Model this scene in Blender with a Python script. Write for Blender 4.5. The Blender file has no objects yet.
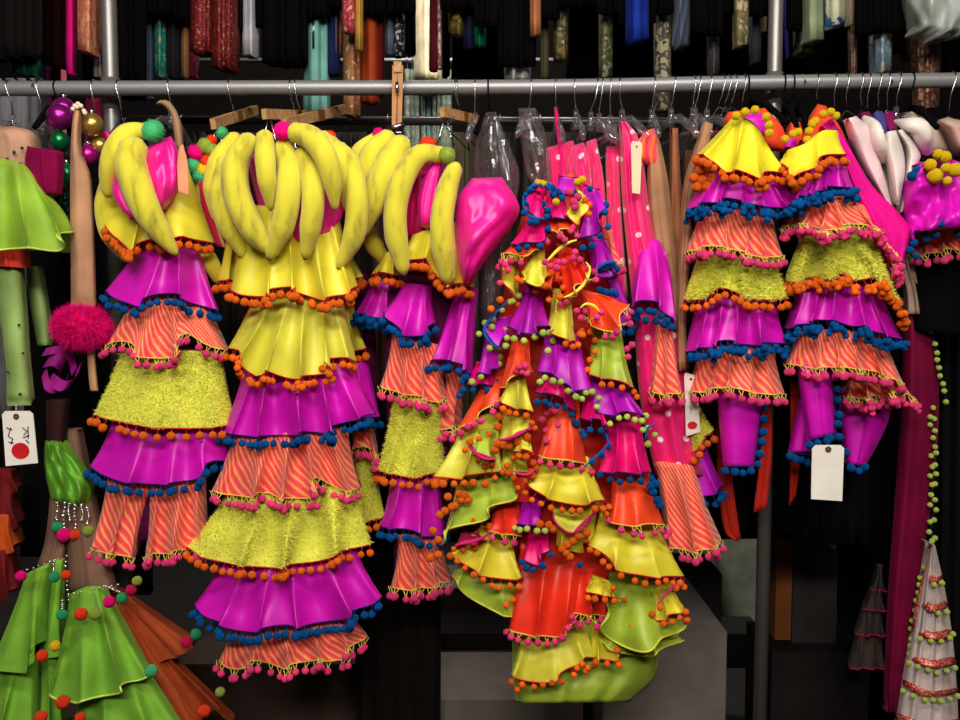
import bpy, math, random
from mathutils import Vector, noise
R_ = random.Random(7)
sc = bpy.context.scene
C = sc.collection
# ---------------------------------------------------------------- camera geometry
D, H, F = 2.0, 1.5, 880.0
PITCH = math.atan(60/880.0)
cp, sp = math.cos(PITCH), math.sin(PITCH)
def P(px, py, Y):
    "point of the place seen at photo pixel px,py and lying at depth Y"
    a, b = (px-480)/F, (360-py)/F
    d = (a, cp+b*sp, b*cp-sp)
    t = (Y+D)/d[1]
    return Vector((a*t, Y, H+d[2]*t))
def proj(p):
    x, y, z = p[0], p[1]+D, p[2]-H
    f = y*cp - z*sp; u = y*sp + z*cp
    return (480+F*x/f, 360-F*u/f)
def mpp(Y): return (Y+D)/F
cam = bpy.data.cameras.new('camera'); co = bpy.data.objects.new('camera', cam); C.objects.link(co)
cam.sensor_width = 36; cam.lens = 33.0; cam.clip_start = .05
co.location = (0, -D, H); co.rotation_euler = (math.pi/2-PITCH, 0, 0); sc.camera = co
sc.view_settings.view_transform = 'Standard'; sc.view_settings.look = 'None'
sc.view_settings.gamma = 1; sc.view_settings.use_curve_mapping = False
sc.view_settings.exposure = 0.0
# ---------------------------------------------------------------- materials
def lin(c):
    return tuple(((v/255/12.92) if v/255 <= .04045 else ((v/255+.055)/1.055)**2.4) for v in c) + (1,)
MATS = {}
def nodes(name):
    m = bpy.data.materials.new(name); m.use_nodes = True
    nt = m.node_tree; b = nt.nodes['Principled BSDF']
    return m, nt, b
def bump(nt, b, scale, strength, dist=.002, kind='ShaderNodeTexNoise', detail=3):
    t = nt.nodes.new(kind); t.inputs['Scale'].default_value = scale
    if 'Detail' in t.inputs: t.inputs['Detail'].default_value = detail
    tc = nt.nodes.new('ShaderNodeTexCoord'); nt.links.new(tc.outputs['Object'], t.inputs['Vector'])
    bp = nt.nodes.new('ShaderNodeBump'); bp.inputs['Strength'].default_value = strength; bp.inputs['Distance'].default_value = dist
    nt.links.new(t.outputs[0], bp.inputs['Height']); nt.links.new(bp.outputs[0], b.inputs['Normal'])
    return t
def ramp(nt, stops, interp='LINEAR'):
    r = nt.nodes.new('ShaderNodeValToRGB'); cr = r.color_ramp; cr.interpolation = interp
    while len(cr.elements) < len(stops): cr.elements.new(.5)
    for e, (p, c) in zip(cr.elements, stops): e.position = p; e.color = lin(c)
    return r
def cloth(name, c, rough=.8, sheen=.2, spec=.2, bs=90, bst=.35, var=.12, trans=0, metal=0):
    if name in MATS: return MATS[name]
    m, nt, b = nodes(name)
    b.inputs['Roughness'].default_value = rough; b.inputs['Sheen Weight'].default_value = sheen
    b.inputs['Sheen Roughness'].default_value = .4
    b.inputs['Sheen Tint'].default_value = lin(tuple(min(255, v+40) for v in c))
    b.inputs['Specular IOR Level'].default_value = spec; b.inputs['Metallic'].default_value = metal
    t = bump(nt, b, bs, bst)
    n2 = nt.nodes.new('ShaderNodeTexNoise'); n2.inputs['Scale'].default_value = 14
    tc = nt.nodes.new('ShaderNodeTexCoord'); nt.links.new(tc.outputs['Object'], n2.inputs['Vector'])
    r = ramp(nt, [(.3, tuple(v*(1-var) for v in c)), (.7, tuple(min(255, v*(1+var*.5)) for v in c))])
    nt.links.new(n2.outputs[0], r.inputs[0]); nt.links.new(r.outputs[0], b.inputs['Base Color'])
    if trans: b.inputs['Alpha'].default_value = 1-trans
    MATS[name] = m; return m
def satin(name, c, rough=.42, spec=.42):
    if name in MATS: return MATS[name]
    m = cloth(name, c, rough, .25, spec, 26, .22, .08)
    return m
def uvmath(nt):
    uv = nt.nodes.new('ShaderNodeUVMap'); sx = nt.nodes.new('ShaderNodeSeparateXYZ'); nt.links.new(uv.outputs[0], sx.inputs[0])
    return uv, sx
def mth(nt, op, a, b=None, c=None):
    n = nt.nodes.new('ShaderNodeMath'); n.operation = op
    for i, v in enumerate((a, b, c)):
        if v is None: continue
        if isinstance(v, (int, float)): n.inputs[i].default_value = v
        else: nt.links.new(v, n.inputs[i])
    return n.outputs[0]
def stripes(name, cols, period=.0125, ang=.8, wob=.004):
    m, nt, b = nodes(name); uv, sx = uvmath(nt)
    nz = nt.nodes.new('ShaderNodeTexNoise'); nz.inputs['Scale'].default_value = 40; nt.links.new(uv.outputs[0], nz.inputs['Vector'])
    d = mth(nt, 'ADD', sx.outputs[0], mth(nt, 'MULTIPLY', sx.outputs[1], ang))
    d = mth(nt, 'ADD', d, mth(nt, 'MULTIPLY', nz.outputs[0], wob))
    fr = mth(nt, 'FRACT', mth(nt, 'DIVIDE', d, period))
    r = ramp(nt, cols); nt.links.new(fr, r.inputs[0]); nt.links.new(r.outputs[0], b.inputs['Base Color'])
    b.inputs['Roughness'].default_value = .6; b.inputs['Sheen Weight'].default_value = .2; b.inputs['Specular IOR Level'].default_value = .25
    bump(nt, b, 60, .3); MATS[name] = m; return m
def dots(name, base, dot, cell=.056, rad=.125):
    m, nt, b = nodes(name); uv, sx = uvmath(nt)
    row = mth(nt, 'FLOOR', mth(nt, 'DIVIDE', sx.outputs[1], cell))
    off = mth(nt, 'MULTIPLY', mth(nt, 'MODULO', row, 2.0), .5)
    fx = mth(nt, 'SUBTRACT', mth(nt, 'FRACT', mth(nt, 'ADD', mth(nt, 'DIVIDE', sx.outputs[0], cell), off)), .5)
    fy = mth(nt, 'SUBTRACT', mth(nt, 'FRACT', mth(nt, 'DIVIDE', sx.outputs[1], cell)), .5)
    dd = mth(nt, 'SQRT', mth(nt, 'ADD', mth(nt, 'MULTIPLY', fx, fx), mth(nt, 'MULTIPLY', fy, fy)))
    r = ramp(nt, [(rad-.03, dot), (rad, base)]); nt.links.new(dd, r.inputs[0]); nt.links.new(r.outputs[0], b.inputs['Base Color'])
    b.inputs['Roughness'].default_value = .5; b.inputs['Sheen Weight'].default_value = .2
    bump(nt, b, 50, .3); MATS[name] = m; return m
def blotch(name, cols, scale=40, rough=.6, metal=0, kind='ShaderNodeTexNoise', spec=.3, bst=.5):
    "patterned cloth: a noise or voronoi of several colours"
    m, nt, b = nodes(name); t = nt.nodes.new(kind); t.inputs['Scale'].default_value = scale
    tc = nt.nodes.new('ShaderNodeTexCoord'); nt.links.new(tc.outputs['Object'], t.inputs['Vector'])
    n = len(cols)
    st = [(.28+.44*i/n if kind == 'ShaderNodeTexNoise' else i/n, c) for i, c in enumerate(cols)]
    r = ramp(nt, st, 'CONSTANT')
    src = t.outputs[0]
    if kind != 'ShaderNodeTexNoise':
        s = nt.nodes.new('ShaderNodeSeparateColor'); nt.links.new(t.outputs['Color'], s.inputs[0]); src = s.outputs[0]
    nt.links.new(src, r.inputs[0]); nt.links.new(r.outputs[0], b.inputs['Base Color'])
    b.inputs['Roughness'].default_value = rough; b.inputs['Metallic'].default_value = metal; b.inputs['Specular IOR Level'].default_value = spec
    bump(nt, b, scale*2, bst); MATS[name] = m; return m
def glossy(name, c, rough=.2, metal=0, coat=0, bst=.05):
    m, nt, b = nodes(name); b.inputs['Base Color'].default_value = lin(c); b.inputs['Roughness'].default_value = rough
    b.inputs['Metallic'].default_value = metal; b.inputs['Coat Weight'].default_value = coat
    bump(nt, b, 60, bst); MATS[name] = m; return m
def film(name, tint=(225, 225, 230), dens=.22, rough=.15, edge=.5, metal=.85):
    m, nt, b = nodes(name); out = nt.nodes['Material Output']
    b.inputs['Base Color'].default_value = lin(tint); b.inputs['Roughness'].default_value = rough; b.inputs['Specular IOR Level'].default_value = .8; b.inputs['Metallic'].default_value = metal
    tr = nt.nodes.new('ShaderNodeBsdfTransparent'); mx = nt.nodes.new('ShaderNodeMixShader')
    lw = nt.nodes.new('ShaderNodeLayerWeight'); lw.inputs[0].default_value = .35
    f = mth(nt, 'ADD', mth(nt, 'MULTIPLY', lw.outputs['Facing'], edge), dens)
    nt.links.new(f, mx.inputs[0]); nt.links.new(tr.outputs[0], mx.inputs[1]); nt.links.new(b.outputs[0], mx.inputs[2])
    nt.links.new(mx.outputs[0], out.inputs[0]); bump(nt, b, 25, .6, .006); MATS[name] = m; return m

YEL = satin('yellow satin', (230, 218, 58)); MAG = satin('magenta satin', (212, 16, 184)); HOT = satin('hot pink satin', (238, 8, 118))
PUR = satin('purple satin', (188, 18, 186)); ORG = satin('orange satin', (248, 74, 34)); GRN = satin('yellow green satin', (172, 196, 62))
PUF = satin('bright pink satin', (240, 24, 152), .38, .5)
YGS = satin('lemon lime satin', (222, 218, 70))
RED = satin('red orange satin', (238, 50, 26))
FUZ = cloth('lemon fleece', (228, 228, 92), 1, .4, .05, 300, .3, .06)
STR = stripes('coral stripe', [(0, (242, 78, 74)), (.3, (240, 56, 104)), (.48, (242, 108, 76)), (.68, (250, 190, 104)), (.84, (244, 120, 80)), (1, (242, 78, 74))], period=.0165, ang=-.8, wob=.010)
DOT = dots('pink polka dot', (236, 6, 112), (250, 225, 235)); DOTD = dots('deep pink polka dot', (200, 4, 84), (235, 190, 205))
def pomm(n, c):
    m = cloth('pompom '+n, c, 1, .6, .05, 500, .8, .2); return m
PC = dict(orange=(244, 102, 26), blue=(6, 74, 140), pink=(232, 62, 120), lime=(176, 198, 84), yellow=(228, 188, 26), green=(40, 150, 96), red=(236, 60, 28), olive=(140, 160, 60), crimson=(190, 20, 70), rose=(236, 14, 118), sage=(70,176,110))
PM = {k: pomm(k, v) for k, v in PC.items()}
TP = {'orange': cloth('coral tape', (206, 52, 40)), 'blue': cloth('navy tape', (26, 30, 110)), 'pink': cloth('lime tape', (222, 196, 84)), 'lime': cloth('indigo tape', (40, 26, 120)), 'yellow': cloth('magenta tape', (180, 14, 100)), 'mag': cloth('rose tape', (214, 40, 110))}
CD = {'orange': cloth('red cord', (190, 24, 50)), 'blue': cloth('navy cord', (10, 40, 110)), 'pink': cloth('lime cord', (222, 204, 96)), 'lime': cloth('indigo cord', (40, 26, 120)), 'yellow': cloth('magenta cord', (180, 14, 100))}
def banana_mat():
    m, nt, b = nodes('banana plush'); tc = nt.nodes.new('ShaderNodeTexCoord')
    n = nt.nodes.new('ShaderNodeTexNoise'); n.inputs['Scale'].default_value = 28; n.inputs['Detail'].default_value = 4
    mp = nt.nodes.new('ShaderNodeMapping'); mp.inputs['Scale'].default_value = (1, 1, .35)
    nt.links.new(tc.outputs['Object'], mp.inputs[0]); nt.links.new(mp.outputs[0], n.inputs['Vector'])
    r = ramp(nt, [(.3, (140, 130, 46)), (.45, (208, 196, 56)), (.72, (228, 218, 62))]); nt.links.new(n.outputs[0], r.inputs[0])
    nt.links.new(r.outputs[0], b.inputs['Base Color']); b.inputs['Roughness'].default_value = .8; b.inputs['Sheen Weight'].default_value = .3; b.inputs['Specular IOR Level'].default_value = .15
    bump(nt, b, 260, .35); return m
BAN = banana_mat()
BTIP = cloth('banana tip', (98, 90, 36)); 
STEEL = glossy('galvanised steel', (142, 142, 144), .45, .5, 0, .12)
POSTM = glossy('painted grey steel', (126, 124, 122), .4, .6)
WIRE = glossy('hanger wire', (190, 190, 196), .25, 1)
CLEAR = film('clear plastic', (225, 220, 228), .16, .1, .45)
BAGM = film('plastic bag film', (235, 230, 236), .10, .12, .3)
WOOD = blotch('pale wood', [(176, 132, 84), (190, 146, 96), (164, 120, 74), (182, 140, 90)], 30, .55)
BLACK = cloth('black cloth', (9, 8, 9), 1, 0, .04); BLK2 = cloth('dark brown cloth', (26, 15, 13), 1, 0, .05)
TAN = cloth('tan stocking', (168, 126, 92), .7, .2, .2); NUDE = cloth('nude mesh', (186, 142, 116), .7); NUD2 = cloth('brown nude mesh', (120, 88, 72), .8)
PAPER = cloth('card tag', (236, 230, 220), .8, 0, .2, 200, .1, .04); INK = cloth('black ink', (34, 28, 28), .8, 0, .1); REDDOT = cloth('red sticker', (206, 28, 38), .5, 0, .3)
# ---------------------------------------------------------------- mesh builder
W = {}
class MB:
    def __init__(s): s.v = []; s.f = []; s.uv = []; s.mi = []
    def grid(s, rows, wrap=False, mi=0, uvs=None):
        b = len(s.v); n = len(rows[0])
        for r in rows: s.v += [tuple(p) for p in r]
        for j in range(len(rows)-1):
            for i in range(n if wrap else n-1):
                k = (i+1) % n
                s.f.append((b+j*n+i, b+j*n+k, b+(j+1)*n+k, b+(j+1)*n+i)); s.mi.append(mi)
                if uvs:
                    uk = uvs[j][i+1] if i+1 < len(uvs[j]) else uvs[j][0]; uk2 = uvs[j+1][i+1] if i+1 < len(uvs[j+1]) else uvs[j+1][0]
                    s.uv.append((uvs[j][i], uk, uk2, uvs[j+1][i]))
                else: s.uv.append(((0, 0),)*4)
    def face(s, pts, mi=0):
        b = len(s.v); s.v += [tuple(p) for p in pts]; s.f.append(tuple(range(b, b+len(pts)))); s.mi.append(mi); s.uv.append(((0, 0),)*len(pts))
    def tube(s, pts, rad, seg=8, mi=0, flat=1.0, cap=True):
        pts = [Vector(p) for p in pts]; n = len(pts)
        if isinstance(rad, (int, float)): rad = [rad]*n
        t0 = (pts[1]-pts[0]).normalized(); up = Vector((0, 1, 0)) if abs(t0.y) < .9 else Vector((1, 0, 0))
        nx = t0.cross(up).normalized(); rows = []; uvs = []; L = 0
        for i in range(n):
            t = (pts[min(i+1, n-1)]-pts[max(i-1, 0)])
            if t.length < 1e-9: t = t0
            t.normalize(); nx = (nx - t*nx.dot(t)); nx = nx.normalized() if nx.length > 1e-6 else t.orthogonal().normalized(); by = t.cross(nx)
            if i: L += (pts[i]-pts[i-1]).length
            rows.append([pts[i]+(nx*math.cos(a)+by*math.sin(a)*flat)*rad[i] for a in [2*math.pi*k/seg for k in range(seg)]])
            uvs.append([(k/seg*6.28*max(rad), L) for k in range(seg+1)])
        if cap:
            rows = [[pts[0]]*seg]+rows+[[pts[-1]]*seg]; uvs = [uvs[0]]+uvs+[uvs[-1]]
        s.grid(rows, True, mi, uvs)
    def box(s, c, sx, sy, sz, ax=None, mi=0):
        "box of full sizes sx,sy,sz around c; ax = optional 3 unit axes"
        ax = ax or (Vector((1, 0, 0)), Vector((0, 1, 0)), Vector((0, 0, 1))); c = Vector(c)
        q = [c+ax[0]*sx/2*i+ax[1]*sy/2*j+ax[2]*sz/2*k for i in (-1, 1) for j in (-1, 1) for k in (-1, 1)]
        for f in ((0, 1, 3, 2), (4, 6, 7, 5), (0, 4, 5, 1), (2, 3, 7, 6), (0, 2, 6, 4), (1, 5, 7, 3)): s.face([q[i] for i in f], mi)
    def ball(s, c, r, mi=0, nu=16, nv=10, sq=(1, 1, 1), jit=0, seed=0):
        c = Vector(c); rows = []
        for j in range(nv+1):
            th = math.pi*j/nv; row = []
            for i in range(nu):
                ph = 2*math.pi*i/nu; d = Vector((math.sin(th)*math.cos(ph), math.sin(th)*math.sin(ph), math.cos(th)))
                k = 1+jit*noise.noise(d*3.1+Vector((seed, 0, 0))) if jit else 1
                row.append(c+Vector((d.x*sq[0], d.y*sq[1], d.z*sq[2]))*r*k)
            rows.append(row)
        s.grid(rows, True, mi)
    def build(s, name, mats, parent=None, smooth=True, label=None):
        if not isinstance(mats, (list, tuple)): mats = [mats]
        n = len(s.v); o0 = Vector((sum(v[0] for v in s.v)/n, sum(v[1] for v in s.v)/n, sum(v[2] for v in s.v)/n))
        me = bpy.data.meshes.new(name); me.from_pydata([(v[0]-o0.x, v[1]-o0.y, v[2]-o0.z) for v in s.v], [], s.f)
        for m in mats: me.materials.append(m)
        me.polygons.foreach_set('material_index', s.mi); me.polygons.foreach_set('use_smooth', [smooth]*len(s.f))
        ul = me.uv_layers.new(name='UVMap'); flat = []
        for q in s.uv:
            for t in q: flat += [t[0], t[1]]
        ul.data.foreach_set('uv', flat); me.update()
        o = bpy.data.objects.new(name, me); C.objects.link(o); put(o, o0, parent)
        if label: o['label'] = label
        return o
def put(o, w, parent=None):
    W[o] = Vector(w)
    if parent is not None: o.parent = parent; o.location = W[o]-W[parent]
    else: o.location = W[o]
def thing(name, label, cat, loc, group=None):
    o = bpy.data.objects.new(name, None); o.empty_display_size = .05; C.objects.link(o); put(o, loc)
    o['label'] = label; o['category'] = cat
    if group: o['group'] = group
    return o
def tag(o, label, cat, group=None):
    o['label'] = label; o['category'] = cat
    if group: o['group'] = group
    return o
# ---------------------------------------------------------------- curves
def cr(pts, n=12):
    if len(pts) == 2: pts = [pts[0], ((pts[0][0]+pts[1][0])/2, (pts[0][1]+pts[1][1])/2), pts[1]]
    q = [Vector(p) for p in pts]; q = [q[0]*2-q[1]]+q+[q[-1]*2-q[-2]]; out = []
    for i in range(1, len(q)-2):
        a, b, c, d = q[i-1:i+3]
        for k in range(n):
            t = k/n
            out.append(.5*((2*b)+(c-a)*t+(2*a-5*b+4*c-d)*t*t+(3*b-a-3*c+d)*t**3))
    out.append(q[-2]); return out
def rs(pts, n):
    "n+1 points evenly along the smooth curve through pts"
    c = cr(pts); L = [0]
    for a, b in zip(c, c[1:]): L.append(L[-1]+(b-a).length)
    out = []; j = 0
    for i in range(n+1):
        s = L[-1]*i/n
        while j < len(L)-2 and L[j+1] < s: j += 1
        w = (s-L[j])/max(1e-9, L[j+1]-L[j]); out.append(c[j].lerp(c[j+1], min(1, max(0, w))))
    return out
# ---------------------------------------------------------------- pompoms
def pom_mesh(key, mat, hairs=True):
    rr = random.Random(key); mb = MB(); rows = []; nu, nv = 18, 12
    for j in range(nv+1):
        th = math.pi*j/nv
        rows.append([Vector((math.sin(th)*math.cos(p), math.sin(th)*math.sin(p), math.cos(th)))*(1+rr.uniform(-.06, .06) if 0 < j < nv else 1) for p in [2*math.pi*i/nu for i in range(nu)]])
    mb.grid(rows, True)
    me = bpy.data.meshes.new('pompom'); me.from_pydata(mb.v, [], mb.f); me.materials.append(mat)
    me.polygons.foreach_set('use_smooth', [True]*len(mb.f)); return me
POM = {k: pom_mesh(k, m) for k, m in PM.items()}
PEND = {}
def pom(root, parent, colour, w, r):
    PEND.setdefault(root, []).append((parent, colour, Vector(w), r))
def flush(root):
    L = PEND.pop(root, [])
    L.sort(key=lambda t: -t[3]/(D+t[2].y))
    for parent, colour, w, r in L[:96]:
        o = bpy.data.objects.new('pompom', POM[colour]); C.objects.link(o); put(o, w, parent); o.scale = (r, r, r)
        o.rotation_euler = (R_.uniform(0, 3), R_.uniform(0, 3), R_.uniform(0, 3)); o['label'] = colour+' pompom'
    if L[96:]:
        mb = MB(); cols = sorted(set(t[1] for t in L[96:]))
        for parent, colour, w, r in L[96:]: mb.ball(w, r, cols.index(colour), 14, 9, jit=.1, seed=w.x*50)
        o = mb.build('pompom', [PM[c] for c in cols], root, label='further small pompoms of the trim'); o['kind'] = 'stuff'
# ---------------------------------------------------------------- cloth shapes
def surf(top, hem, Y, R0, R1, folds, amp, seed, NU=72, NV=16, bow=0, back=.8, tilt=0, hw=0):
    folds *= .74; amp *= 1.75
    "rows of points of a flared closed cloth tube whose front follows top and hem in the photo"
    rr = random.Random(seed); T = rs(top, NU); Hm = rs(hem, NU)
    p1, p2, p3 = rr.random(), rr.random(), rr.random(); k2 = rr.uniform(1.5, 1.9)
    rows = []; front = []
    for j in range(NV+1):
        v = j/NV; fr = []
        for i in range(NU+1):
            u = i/NU; e = (2*u-1); prof = max(0, 1-e*e)**.45; edge = min(1, 6*min(u, 1-u))
            uu = u+.13*noise.noise(Vector((u*2.6, seed*1.7, v*.35)))
            ph = 6.283*(folds*uu+p1); am = .72+.75*noise.noise(Vector((u*folds*.55, seed*3.1, 4+v*.5)))
            s = am*math.sin(ph)+.22*math.sin(6.283*(folds*k2*uu+p2))*v
            s += .35*noise.noise(Vector((u*4, v*2.5, seed*.9)))
            A = amp*(.05+.95*v**.85)
            Yv = Y+tilt*(1-v)**2-(R0+(R1-R0)*v)*prof-A*s*(.35+.65*edge)
            x = T[i].x+(Hm[i].x-T[i].x)*v+bow*math.sin(math.pi*v)*e
            y = T[i].y+(Hm[i].y-T[i].y)*v+hw*v*v*edge*math.sin(ph+1.1)*(.5+am)
            x += A/mpp(Y)*.55*math.cos(ph)*edge*v
            fr.append(P(x, y, Yv))
        bk = []
        for i in range(NU-2, 1, -2):
            u = i/NU; e = 2*u-1; x = T[i].x+(Hm[i].x-T[i].x)*v; y = T[i].y+(Hm[i].y-T[i].y)*v
            q = P(x, y, Y); q.y = Y+(R0+(R1-R0)*v)*back*max(0, 1-e*e)**.5+amp*v*math.sin(6.28*folds*u+p2); bk.append(q)
        front.append(fr); rows.append(fr+bk)
    wd = (front[-1][-1]-front[-1][0]).length*1.5; ln = (front[-1][NU//2]-front[0][NU//2]).length
    n = len(rows[0])
    uvs = [[(i/NU*wd, j/NV*ln) for i in range(n+1)] for j in range(NV+1)]
    return rows, front, uvs
def fuzz(mb, front, dens, length, seed, mi=0):
    rr = random.Random(seed); NV = len(front)-1; NU = len(front[0])-1
    area = 0
    for j in range(0, NV):
        for i in range(0, NU, 4): area += (front[j+1][i]-front[j][i]).length*(front[j][min(NU, i+4)]-front[j][i]).length
    for k in range(int(min(9000, dens*area))):
        j = rr.randrange(NV); i = rr.randrange(NU); a, b, c = front[j][i], front[j][i+1], front[j+1][i]
        p = a+(b-a)*rr.random()+(c-a)*rr.random(); n = (b-a).cross(c-a)
        if n.length < 1e-9: continue
        n.normalize()
        if n.y > 0: n = -n
        d = (n*.8+Vector((rr.uniform(-.7, .7), rr.uniform(-.3, .3), rr.uniform(-.9, .3)))).normalized()
        L = length*rr.uniform(.5, 1.2); w = (d.cross(Vector((rr.uniform(-1, 1), rr.uniform(-1, 1), rr.uniform(-1, 1))))).normalized()*.0011
        mb.face([p-w-n*.001, p+w-n*.001, p+d*L], mi)
def hem_trim(root, part, line, pp, tape, r, step, drop, dense, seed, explicit=None, Yh=None, every=True):
    "tape and cords along a hem, pompoms hanging from it"
    rr = random.Random(seed); mb = MB(); n = len(line)
    if tape: mb.tube([p+Vector((0, -.002, 0)) for p in line[::2]+[line[-1]]], .0014, 5, 0)
    k = mpp(line[n//2].y); spots = []
    if explicit:
        for e in explicit:
            best = min(line, key=lambda p: (proj(p)[0]-e[0])**2+(proj(p)[1]-e[1])**2)
            spots.append((best, P(e[0], e[1], best.y-.010+rr.uniform(-.003, .003))))
    else:
        L = [0]
        for a, b in zip(line, line[1:]): L.append(L[-1]+(b-a).length)
        s = step*k*.4
        while s < L[-1]:
            j = max(i for i in range(n) if L[i] <= s); a = line[j]
            for d in range(dense):
                spots.append((a, a+Vector((rr.uniform(-2.4, 2.4)*k*dense**.5, -.007-rr.uniform(0, .005)*dense, -(drop+rr.uniform(-1.2, 1.2)-d*rr.uniform(-5, 5))*k))))
            s += step*k*rr.uniform(.85, 1.15)
    for a, q in spots:
        rq = r*k*rr.uniform(.9, 1.1)
        if (a-q).length > 13*k: pom(root, part, pp, q, rq); continue
        if pp == 'pink':
            w = Vector((2.6*k, 0, 0)); mb.tube([a-w, q+Vector((0, .001, rq*.6))], .0009, 4, 1, cap=False); mb.tube([a+w, q+Vector((0, .001, rq*.6))], .0009, 4, 1, cap=False)
        else: mb.tube([a, q+Vector((0, .001, 0))], .0009, 4, 1, cap=False)
        pom(root, part, pp, q, rq)
    mb.build('pompom_trim', [TP[tape or pp], CD.get(pp, CD['orange'])], part, label=None)
CN = {id(YEL): 'yellow satin', id(MAG): 'magenta satin', id(HOT): 'hot pink satin', id(PUR): 'purple satin', id(ORG): 'orange satin', id(GRN): 'yellow-green satin', id(YGS): 'lemon-lime satin', id(RED): 'red-orange satin', id(FUZ): 'fluffy lemon', id(STR): 'coral striped'}
def ruffle(root, mat, top, hem, pp=None, Y=-.16, R0=.045, R1=.075, folds=5, amp=.011, seed=1, r=3.8, step=10, drop=8, dense=1, tape=None, exp=None, fz=False, fur=.0065, NU=72, NV=16, bow=-2.2, name='ruffle', edge=None, tilt=0, hw=.8):
    rows, front, uvs = surf(top, hem, Y, R0, R1, folds, amp, seed, NU, NV, bow, tilt=tilt, hw=hw)
    c0 = sum(rows[0], Vector())/len(rows[0]); top0 = [Vector((p.x, c0.y+(p.y-c0.y)*.03, p.z)) for p in rows[0]]
    mb = MB(); mb.grid([top0]+rows, True, 0, [uvs[0]]+uvs)
    fz = fz or mat is FUZ
    if fz: fuzz(mb, front, 260000, fur, seed)
    lab = CN.get(id(mat), 'coloured')+' ruffle' + (' edged with %s pompoms' % pp if pp else '')
    o = mb.build(name, mat, root, label=lab)
    if pp: hem_trim(root, o, front[-1], pp, tape or pp, r, step, drop, dense, seed+91, exp)
    elif edge:
        e = MB(); e.tube([p+Vector((0, -.002, 0)) for p in front[-1]], .0022, 5, 0); e.build('hem_edge', edge, o)
    return o
def panel(mb, left, right, Y, R, amp=0, folds=3, seed=0, NU=24, NV=22, ends=True, mi=0, tuck=0, Yslope=0, capk=None, drift=0, crumple=0, crh=.06):
    "closed flattened tube between two outline curves"
    rr = random.Random(seed); L = rs(left, NV); Rt = rs(right, NV); p1, p2 = rr.random(), rr.random(); rows = []; uvs = []; d = 0; fr0 = []
    for j in range(NV+1):
        v = j/NV; k = 1
        if capk:
            k = min(1, max(0, 1-(1-min(v, 1-v)/capk)**2)**.5 if min(v, 1-v) < capk else 1)
        Yc = Y+Yslope*v; fr = []; bk = []
        if j: d += ((L[j]-L[j-1]).length+(Rt[j]-Rt[j-1]).length)/2*mpp(Y)
        for i in range(NU+1):
            u = i/NU; e = 2*u-1; prof = max(0, 1-e*e)**.45
            f = amp*(math.sin(6.283*(folds*u+p1+drift*v))+.5*math.sin(6.283*(folds*1.7*u+p2-drift*v)))*prof*k
            if crumple: f += crumple*prof*k*(noise.noise(Vector((u*2.2+seed, v*2.6, seed)))+.5*abs(noise.noise(Vector((u*3+v*1.4, v*2.6+seed, seed+5))))+crh*noise.noise(Vector((u*9, v*9, seed+2))))
            fr.append(P(L[j].x+(Rt[j].x-L[j].x)*u, L[j].y+(Rt[j].y-L[j].y)*u, Yc-R*k*prof-f))
        for i in range(NU-1, 0, -1):
            u = i/NU; e = 2*u-1; q = P(L[j].x+(Rt[j].x-L[j].x)*u, L[j].y+(Rt[j].y-L[j].y)*u, Yc); q.y = Yc+R*k*max(0, 1-e*e)**.45; bk.append(q)
        rows.append(fr+bk); fr0.append(fr); w = (Rt[j]-L[j]).length*mpp(Y)
        uvs.append([(i/NU*w, d) for i in range(len(rows[0])+1)])
    if ends:
        def flat(row):
            c = sum(row, Vector())/len(row); return [Vector((p.x, c.y+(p.y-c.y)*.02, p.z)) for p in row]
        rows = [flat(rows[0])]+rows+[flat(rows[-1])]; uvs = [uvs[0]]+uvs+[uvs[-1]]
    mb.grid(rows, True, mi, uvs); return fr0
def pan(root, name, mat, left, right, Y, R, label=None, fz=None, **k):
    mb = MB(); fr = panel(mb, left, right, Y, R, **k)
    if fz: fuzz(mb, fr, fz[0], fz[1], 5)
    return mb.build(name, mat, root, label=label)
def linlist(a, t):
    x = t*(len(a)-1); i = min(int(x), len(a)-2); return a[i]+(a[i+1]-a[i])*(x-i)
def banana(root, pts, rad, Y, seed=0, Ys=None, tips=(1, 1)):
    n = 26; c = rs(pts, n); rr = [linlist(rad, i/n) for i in range(n+1)]; mb = MB(); k = mpp(Y); P3 = []; RR = []
    for i in range(n+1):
        t = i/n; yy = Y-.02*math.sin(math.pi*t)+(Ys or 0)*t
        P3.append(P(c[i].x, c[i].y, yy)); q = min(rad[-1], rad[0])
        RR.append(max(1.2, rr[i])*k)
    # rounded ends
    e = P3[0]+(P3[0]-P3[1]).normalized()*RR[0]*.5; f = P3[-1]+(P3[-1]-P3[-2]).normalized()*RR[-1]*.9
    pts3 = [e]+P3+[f]; rad3 = [RR[0]*.55]+RR+[RR[-1]*.45]
    # faceted section: tube of 10 sides with gentle ridges
    mb.tube(pts3, rad3, 10, 0)
    o = mb.build('banana', BAN, root, label='stuffed yellow cloth banana')
    if tips[1]:
        t = MB(); t.tube([P3[-1], f, f+(f-P3[-1])*.35], [RR[-1]*.62, RR[-1]*.5, RR[-1]*.2], 8); t.build('banana_tip', BTIP, o, label='dark banana tip')
    return o
def bigpom(root, colour, px, py, r, Y, name='pompom'):
    mb = MB(); c = P(px, py, Y); rr = r*mpp(Y); mb.ball(c, rr, 0, 20, 14, jit=.12, seed=px)
    q = random.Random(px)
    for k in range(260):
        d = Vector((q.gauss(0, 1), q.gauss(0, 1), q.gauss(0, 1))).normalized(); w = d.orthogonal().normalized()*.0009
        mb.face([c+d*rr*.9-w, c+d*rr*.9+w, c+d*rr*q.uniform(1.05, 1.25)], 0)
    return mb.build(name, PM[colour], root, label='fluffy %s pompom' % colour)
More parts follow.
